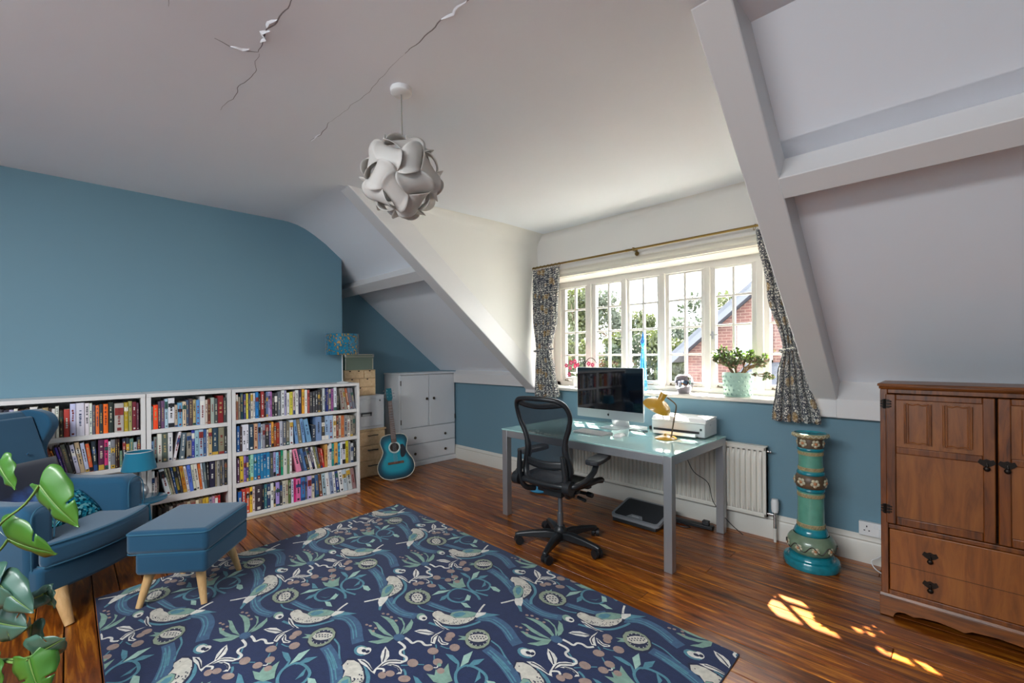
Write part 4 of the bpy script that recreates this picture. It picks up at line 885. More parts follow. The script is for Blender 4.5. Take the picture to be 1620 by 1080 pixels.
lp('middle_band', [(.07, .496), (.080, .503), (.086, .525), (.086, .55), (.080, .575), (.07, .584)], M_bandd)
lp('ring', [(.07, .58), (.077, .586), (.078, .594), (.073, .603), (.069, .605)], M_tq)
lp('upper_shaft', [(.069, .603), (.0675, .62), (.066, .69), (.0665, .73), (.067, .735)], M_gr)
lp('ring', [(.066, .733), (.073, .738), (.074, .746), (.069, .753)], M_tq)
lp('top_band', [(.068, .752), (.070, .77), (.070, .80), (.069, .815)], M_bandd)
lp('rim', [(.069, .812), (.08, .815), (.098, .824), (.103, .834), (.099, .844), (.09, .847)], M_sand)
lp('dish', [(.095, .8455), (.088, .8475), (.082, .842), (.05, .838), (0, .838)], M_tq)
def rosettes(z, R, n, s, off):
    for k in range(n):
        a = 2*pi*k/n+off; m = MB(); Mx = RZ(a) @ T(R, 0, z) @ RY(pi/2)
        for j in range(5):
            b = 2*pi*j/5; m.sphere((s*.62*cos(b), s*.62*sin(b), 0), (s*.45, s*.45, s*.22), 8, 4, 0, M=Mx)
        m.sphere((0, 0, s*.1), (s*.42, s*.42, s*.28), 8, 5, 1, M=Mx)
        m.build('flower_relief', [M_petw, M_pets], t, smooth=60)
rosettes(.54, .086, 7, .026, -1.1); rosettes(.785, .069, 6, .025, -.95); rosettes(.135, .132, 9, .022, -1.2)
def scroll(z, R, n, h, mt, nm='scroll_band'):
    m = MB(); pts = [(R*cos(2*pi*k/160), R*sin(2*pi*k/160), z+h*sin(n*2*pi*k/160)) for k in range(160)]
    m.tube(pts, .0028, 5, closed=True)
    m.tube([(R*cos(2*pi*k/160), R*sin(2*pi*k/160), z-h*sin(n*2*pi*k/160)) for k in range(160)], .0028, 5, closed=True)
    m.lathe([(R-.001, z-h*1.4), (R+.0004, z-h*1.3), (R+.0004, z+h*1.3), (R-.001, z+h*1.4)], 40); m.build(nm, mt, t, smooth=60)
scroll(.452, .0722, 14, .009, M_sand); scroll(.262, .0755, 14, .009, M_sand); scroll(.62, .0682, 14, .008, M_sand); scroll(.718, .067, 14, .008, M_sand)
m = MB(); m.tube([(.1355*cos(2*pi*k/120), .1355*sin(2*pi*k/120), .137+.02*sin(9*2*pi*k/120+1)) for k in range(120)], .003, 5, closed=True); m.build('vine_relief', M_vine, t, smooth=60)
m = MB(); m.tube([(.101*cos(2*pi*k/150), .101*sin(2*pi*k/150), .833+.006*sin(22*2*pi*k/150)) for k in range(150)], .003, 5, closed=True); m.build('rim_scroll', M_petw, t, smooth=60)

# ---------------------------------------------------------------- oak cabinet
t = thing('oak_cabinet', 'carved dark oak cabinet with two doors and bottom drawer', 'cabinet', (.124, 3.0, 0))
M_oak = wood('stained_oak', '2e1606', '6c3810', '8a501c', (10, 10, 1.2), rough=.38, coat=.2, rnd=.2, bump=.1)
M_oakh = wood('stained_oak_across', '3a1d0a', '744014', '905420', (1.2, 10, 10), rough=.38, coat=.2, rnd=.2, bump=.1)
M_oakp = wood('oak_panel', '5c300f', '80481a', '945a24', (8, 8, 1), rough=.4, coat=.15, rnd=.15, bump=.08)
w = .412
MB().box((-w, .02, .11), (-w+.022, .32, 1.17)).box((w-.022, .02, .11), (w, .32, 1.17)).box((-w+.022, .30, .11), (w-.022, .32, 1.17)).box((-w+.022, .02, .455), (w-.022, .30, .475)).box((-w+.022, .02, .11), (w-.022, .30, .13)).build('carcass', M_oak, t)
MB().box((-w, 0, .11), (-w+.030, .022, 1.17)).box((w-.030, 0, .11), (w, .022, 1.17)).box((-w+.03, 0, 1.148), (w-.03, .022, 1.17)).box((-w+.03, 0, .452), (w-.03, .022, .474)).box((-w+.03, 0, .11), (w-.03, .022, .135)).build('front_frame', M_oak, t, bevel=.003)
MB().prism([(-.004, 1.17), (.325, 1.17), (.325, 1.185), (-.012, 1.185)], -w-.004, w+.004, 'x').prism([(-.016, 1.185), (.328, 1.185), (.328, 1.198), (-.01, 1.198)], -w-.01, w+.01, 'x').build('top_board', M_oakh, t, bevel=.003)
def arch_skirt(y0, y1, x0, x1, z1):
    pts = [(x0, 0.002), (x0+.055, 0.002)]+[(x0+.055+.03*(1-cos(q*pi/12)), .002+.034*sin(q*pi/12)) for q in range(1, 7)]
    P2 = [(x0+.10, .038), (x0+.13, .030), (x0+.16, .040), (x0+.22, .044), (x0+.28, .036), (x0+.31, .030), (x0+.335, .045), ((x0+x1)/2, .052)]
    left = pts+P2; right = [(x0+x1-x, z) for x, z in left[::-1][1:]]
    return MB().prism(left+right+[(x1, z1), (x0, z1)], y0, y1, 'y')
sk = arch_skirt(-.012, .012, -w-.006, w+.006, .10); sk.prism([(-.012, .10), (.015, .10), (.015, .115), (-.004, .115)], -w-.006, w+.006, 'x')
sk.build('scalloped_plinth', M_oakh, t, bevel=.002)
MB().box((-w-.006, .012, 0), (-w+.016, .322, .10)).box((w-.016, .012, 0), (w+.006, .322, .10)).box((-w, .3, 0), (w, .322, .11)).build('plinth_side', M_oakh, t)
M_iron = mat('dark_iron_fitting', '2a2420', .4, .8)
def drop_handle(par, x, y, z):
    pl = [(0, .022), (.012, .016), (.022, .02), (.03, .004), (.02, -.006), (.01, -.012), (0, -.018)]
    pl = pl+[(-a, b) for a, b in pl[::-1][1:-1]]
    MB().prism([(x+a, z+b) for a, b in pl], y-.003, y, 'y').cyl((x, y-.002, z+.004), (x, y-.012, z+.004), .005, n=8).tube([(x, y-.010, z+.004), (x+.002, y-.013, z-.008), (x, y-.013, z-.016)], .003, 6).sphere((x, y-.013, z-.022), (.012, .007, .012), 10, 6).build('drop_handle', M_iron, par, smooth=50)
for s in (-1, 1):
    xa, xb = (-.39, -.004) if s < 0 else (.004, .39)
    d = MB().box((xa, -.004, .478), (xa+.040, .018, 1.144)).box((xb-.040, -.004, .478), (xb, .018, 1.144)).box((xa+.04, -.004, 1.115), (xb-.04, .018, 1.144)).box((xa+.04, -.004, .478), (xb-.04, .018, .518)).box((xa+.04, -.004, .842), (xb-.04, .018, .876)).build('door', M_oak, t, bevel=.004)
    MB().box((xa+.038, .006, .516), (xb-.038, .014, .844)).build('lower_panel', M_oakp, d)
    MB().box((xa+.038, .007, .874), (xb-.038, .014, 1.117)).build('upper_panel', M_oakp, d)
    for k in (0, 1):
        c = xa+.04+(xb-xa-.08)*(.27+.46*k); hw = .052
        top = [(c-hw+hw*2*q/12, 1.105-.008*abs(sin(q*pi/3))) for q in range(13)]; bot = [(c+hw-hw*2*q/12, .893+.008*abs(sin(q*pi/3))) for q in range(13)]
        m = MB().prism(top+bot, -.001, .008, 'y')
        for e in (-1, 1):
            m.cyl((c+e*(hw-.006), -.001, .90), (c+e*(hw-.006), -.001, 1.098), .005, n=8); m.cyl((c+e*(hw-.017), -.001, .905), (c+e*(hw-.017), -.001, 1.095), .003, n=8)
        for zz, dz in ((1.10, -1), (.898, 1)):
            m.tube(cr_spline([(c-hw+.01, -.002, zz), (c-.02, -.003, zz+dz*.008), (c, -.003, zz+dz*.002), (c+.02, -.003, zz+dz*.008), (c+hw-.01, -.002, zz)], 4), .003, 6)
        m.build('carved_panel', M_oakp, d, smooth=50)
    drop_handle(d, xb-.028 if s < 0 else xa+.028, -.004, .842)
    for z in (1.094, .552):
        hx = xa if s < 0 else xb
        m = MB().cyl((hx-s*-.004, -.007, z-.024), (hx-s*-.004, -.007, z+.024), .006, n=8)
        for e in (-1, 0, 1): m.box((hx+e*.0-.014, -.008, z+e*.016-.006), (hx+.016, -.003, z+e*.016+.006)); m.sphere((hx+.02, -.006, z+e*.013), .0045, 6, 4); m.sphere((hx-.018, -.005, z+e*.013), .004, 6, 4)
        m.build('hinge', M_iron, d, smooth=40)
dr = MB().box((-.378, -.002, .137), (.378, .018, .450)).build('drawer', M_oakp, t, bevel=.004)
MB().box((-.378, -.0035, .273), (.378, -.001, .2745)).build('drawer_line', mat('seam_dark', '2f170a', .7), dr)
for x in (-.225, .225):
    for z in (.351, .209): drop_handle(dr, x, -.002, z)
# ---------------------------------------------------------------- mesh office chair
t = thing('office_chair', 'black mesh office chair on castors at the glass desk', 'chair', (-2.005, 2.475, 0), radians(95))
M_ch = mat('chair_black', '1d1f22', .38); M_net = seethrough('chair_net', '1c1f26', .72); M_pad = mat('arm_pad', '24272c', .6)
for k in range(5):
    a = radians(-95+2+72*k); m = MB()
    d = Vector((cos(a), sin(a), 0)); u = Vector((-sin(a), cos(a), 0)); rows = [(.03, .060, .105, .038), (.10, .062, .112, .034), (.20, .062, .102, .027), (.29, .06, .088, .022), (.325, .058, .078, .02)]
    vs = []; fs = []
    for r, z0, z1, hw in rows:
        for s, z, f in ((-1, z0, .8), (1, z0, .8), (1, z1, .75), (0, z1+.008, 0), (-1, z1, .75)): p = d*r+u*hw*s*f; vs.append((p.x, p.y, z))
    for i in range(4):
        for j in range(5): fs.append((i*5+j, i*5+(j+1) % 5, (i+1)*5+(j+1) % 5, (i+1)*5+j))
    fs += [(0, 1, 2, 3, 4), (20, 24, 23, 22, 21)]
    m.add(vs, fs); arm = m.build('base_arm', M_ch, t, bevel=.006)
    c = d*.315; ra = a+radians((70, -40, 20, 110, 60)[k]); ax = Vector((cos(ra), sin(ra), 0)); cs = MB(); cc = c+Vector((-ax.y, ax.x, 0))*.018
    for s in (-1, 1): cs.tube([cc+ax*s*.006+Vector((0, 0, .031)), cc+ax*s*.028+Vector((0, 0, .031))], .030, 16)
    cs.cyl((c.x, c.y, .035), (c.x, c.y, .075), .011, n=10).tube([cc+ax*-.008+Vector((0, 0, .04)), cc+ax*.008+Vector((0, 0, .04))], .024, 12)
    cs.build('castor', M_black, arm, smooth=40)
MB().lathe([(.0, .055), (.045, .055), (.05, .07), (.048, .115), (.035, .128), (.032, .15), (.0, .15)], 20).build('hub', M_ch, t, smooth=40)
MB().cyl((0, 0, .14), (0, 0, .40), .016, n=14).cyl((0, 0, .14), (0, 0, .24), .022, n=14).build('gas_lift', mat('lift_grey', '84868a', .3, .8), t, smooth=40)
mc = MB().box((-.10, -.075, .375), (.10, .075, .425)).box((.02, -.045, .36), (.14, .045, .40)).cyl((-.05, -.15, .40), (-.05, .15, .40), .018, n=12).cyl((.08, -.17, .385), (.08, .17, .385), .012, n=10).cyl((.08, -.17, .385), (.08, -.22, .38), .018, n=12).cyl((.02, -.13, .37), (.02, -.20, .355), .012, n=10)
mc.build('tilt_mechanism', M_ch, t, bevel=.006)
# seat: frame loop and net
sq = [(.235, -.16), (.25, 0), (.235, .16), (.20, .225), (.08, .245), (-.08, .235), (-.19, .19), (-.215, .1), (-.215, -.1), (-.19, -.19), (-.08, -.235), (.08, -.245), (.20, -.225)]
sq = cr_spline(sq+[sq[0]], 4)[:-1]
def sz(x, y): return .475+.012*(y/.24)**2-.05*max(0, (x-.10)/.15)**2+.02*max(0, (-x-.1)/.12)**2
MB().tube([(x, y, sz(x, y)) for x, y in sq], .019, 8, closed=True).build('seat_frame', M_ch, t, smooth=60)
n = len(sq); vs = []; fs = []
for k in (1, .75, .5, .25):
    for x, y in sq: vs.append((x*k, y*k, sz(x, y)*k+(1-k)*.458 if False else sz(x*k, y*k)-.012*(1-k)))
for i in range(3):
    for j in range(n): fs.append((i*n+j, i*n+(j+1) % n, (i+1)*n+(j+1) % n, (i+1)*n+j))
fs.append(tuple(3*n+j for j in range(n)))
MB().add(vs, fs).build('seat_net', seethrough('seat_net_mat', '17191d', .9), t, smooth=60)
MB().prism([(-.12, -.1), (.1, -.12), (.1, .12), (-.12, .1)], .42, .445, 'z').box((-.10, -.2, .425), (-.05, .2, .45)).box((.05, -.2, .425), (.10, .2, .45)).build('seat_pan', M_ch, t, bevel=.006)
# back: hourglass loop
half_b = [(0, .485), (.10, .488), (.165, .515), (.182, .58), (.168, .66), (.155, .72), (.165, .80), (.198, .88), (.216, .95), (.205, 1.02), (.16, 1.058), (.08, 1.070), (0, 1.072)]
hb = cr_spline(half_b, 3); loop = hb+[(-y, z) for y, z in hb[::-1][1:-1]]
def bx(y, z): return -.205-.035*(z-.5)/.55-.05*max(0, (z-.85)/.2)**1.5+.035*sin(pi*min(1, max(0, (z-.5)/.4)))*.8+.045*(abs(y)/.2)**2
MB().tube([(bx(y, z), y, z) for y, z in loop], [.0165 if z > .9 else .019 if z > .75 else .024 for y, z in loop], 8, closed=True).build('back_frame', M_ch, t, smooth=60)
def bnet(u, v):
    z = .49+(1.068-.49)*v
    hw = 0
    for (y0, z0), (y1, z1) in zip(hb, hb[1:]):
        if z0 <= z <= z1 and z1 > z0: hw = y0+(y1-y0)*(z-z0)/(z1-z0)
    y = hw*(2*u-1); return (bx(y, z), y, z)
MB().grid(bnet, 16, 30).build('back_net', M_net, t, smooth=60)
def band(u, v):
    z = 1.03-.03*cos((2*u-1)*1.2)+.035*v; hw = .19; y = hw*(2*u-1)*(1-.25*v); return (bx(y, z)+.002, y, z)
MB().grid(band, 14, 4).build('top_band', M_ch, t, smooth=60, solid=.004)
# lumbar pad and side uprights
for s in (-1, 1):
    pts = [(-.10, s*.15, .41), (-.17, s*.175, .43), (-.215, s*.19, .50), (-.225, s*.186, .60), (-.235, s*.176, .70)]
    MB().tube(cr_spline(pts, 4), [.02]*(len(cr_spline(pts, 4))-4)+[.018, .016, .014, .012], 8).build('back_upright', M_ch, t, smooth=60)
    m = MB().tube(cr_spline([(-.20, s*.20, .50), (-.19, s*.245, .51), (-.12, s*.275, .53), (-.03, s*.285, .57), (.0, s*.285, .60), (.02, s*.285, .632)], 4), .02, 8).cyl((-.215, s*.185, .50), (-.215, s*.235, .50), .045, n=16).build('arm_post', M_ch, t, smooth=50)
    ap = [(.185, .0), (.18, .034), (.13, .052), (.0, .055), (-.09, .046), (-.105, 0), (-.09, -.046), (.0, -.052), (.13, -.046), (.18, -.034)]
    rotm = T(.02, s*.285, .645) @ RZ(s*-.12)
    MB().prism(ap, -.016, .018, 'z', M=rotm).build('arm_pad', M_pad, t, bevel=.010, seg=3)
MB().grid(lambda u, v: (bx(.15*(2*u-1), .60+.055*v)-.012, .15*(2*u-1), .60+.055*v-.012*cos((2*u-1)*1.4)), 14, 4).build('lumbar_pad', M_ch, t, smooth=60, solid=.006)

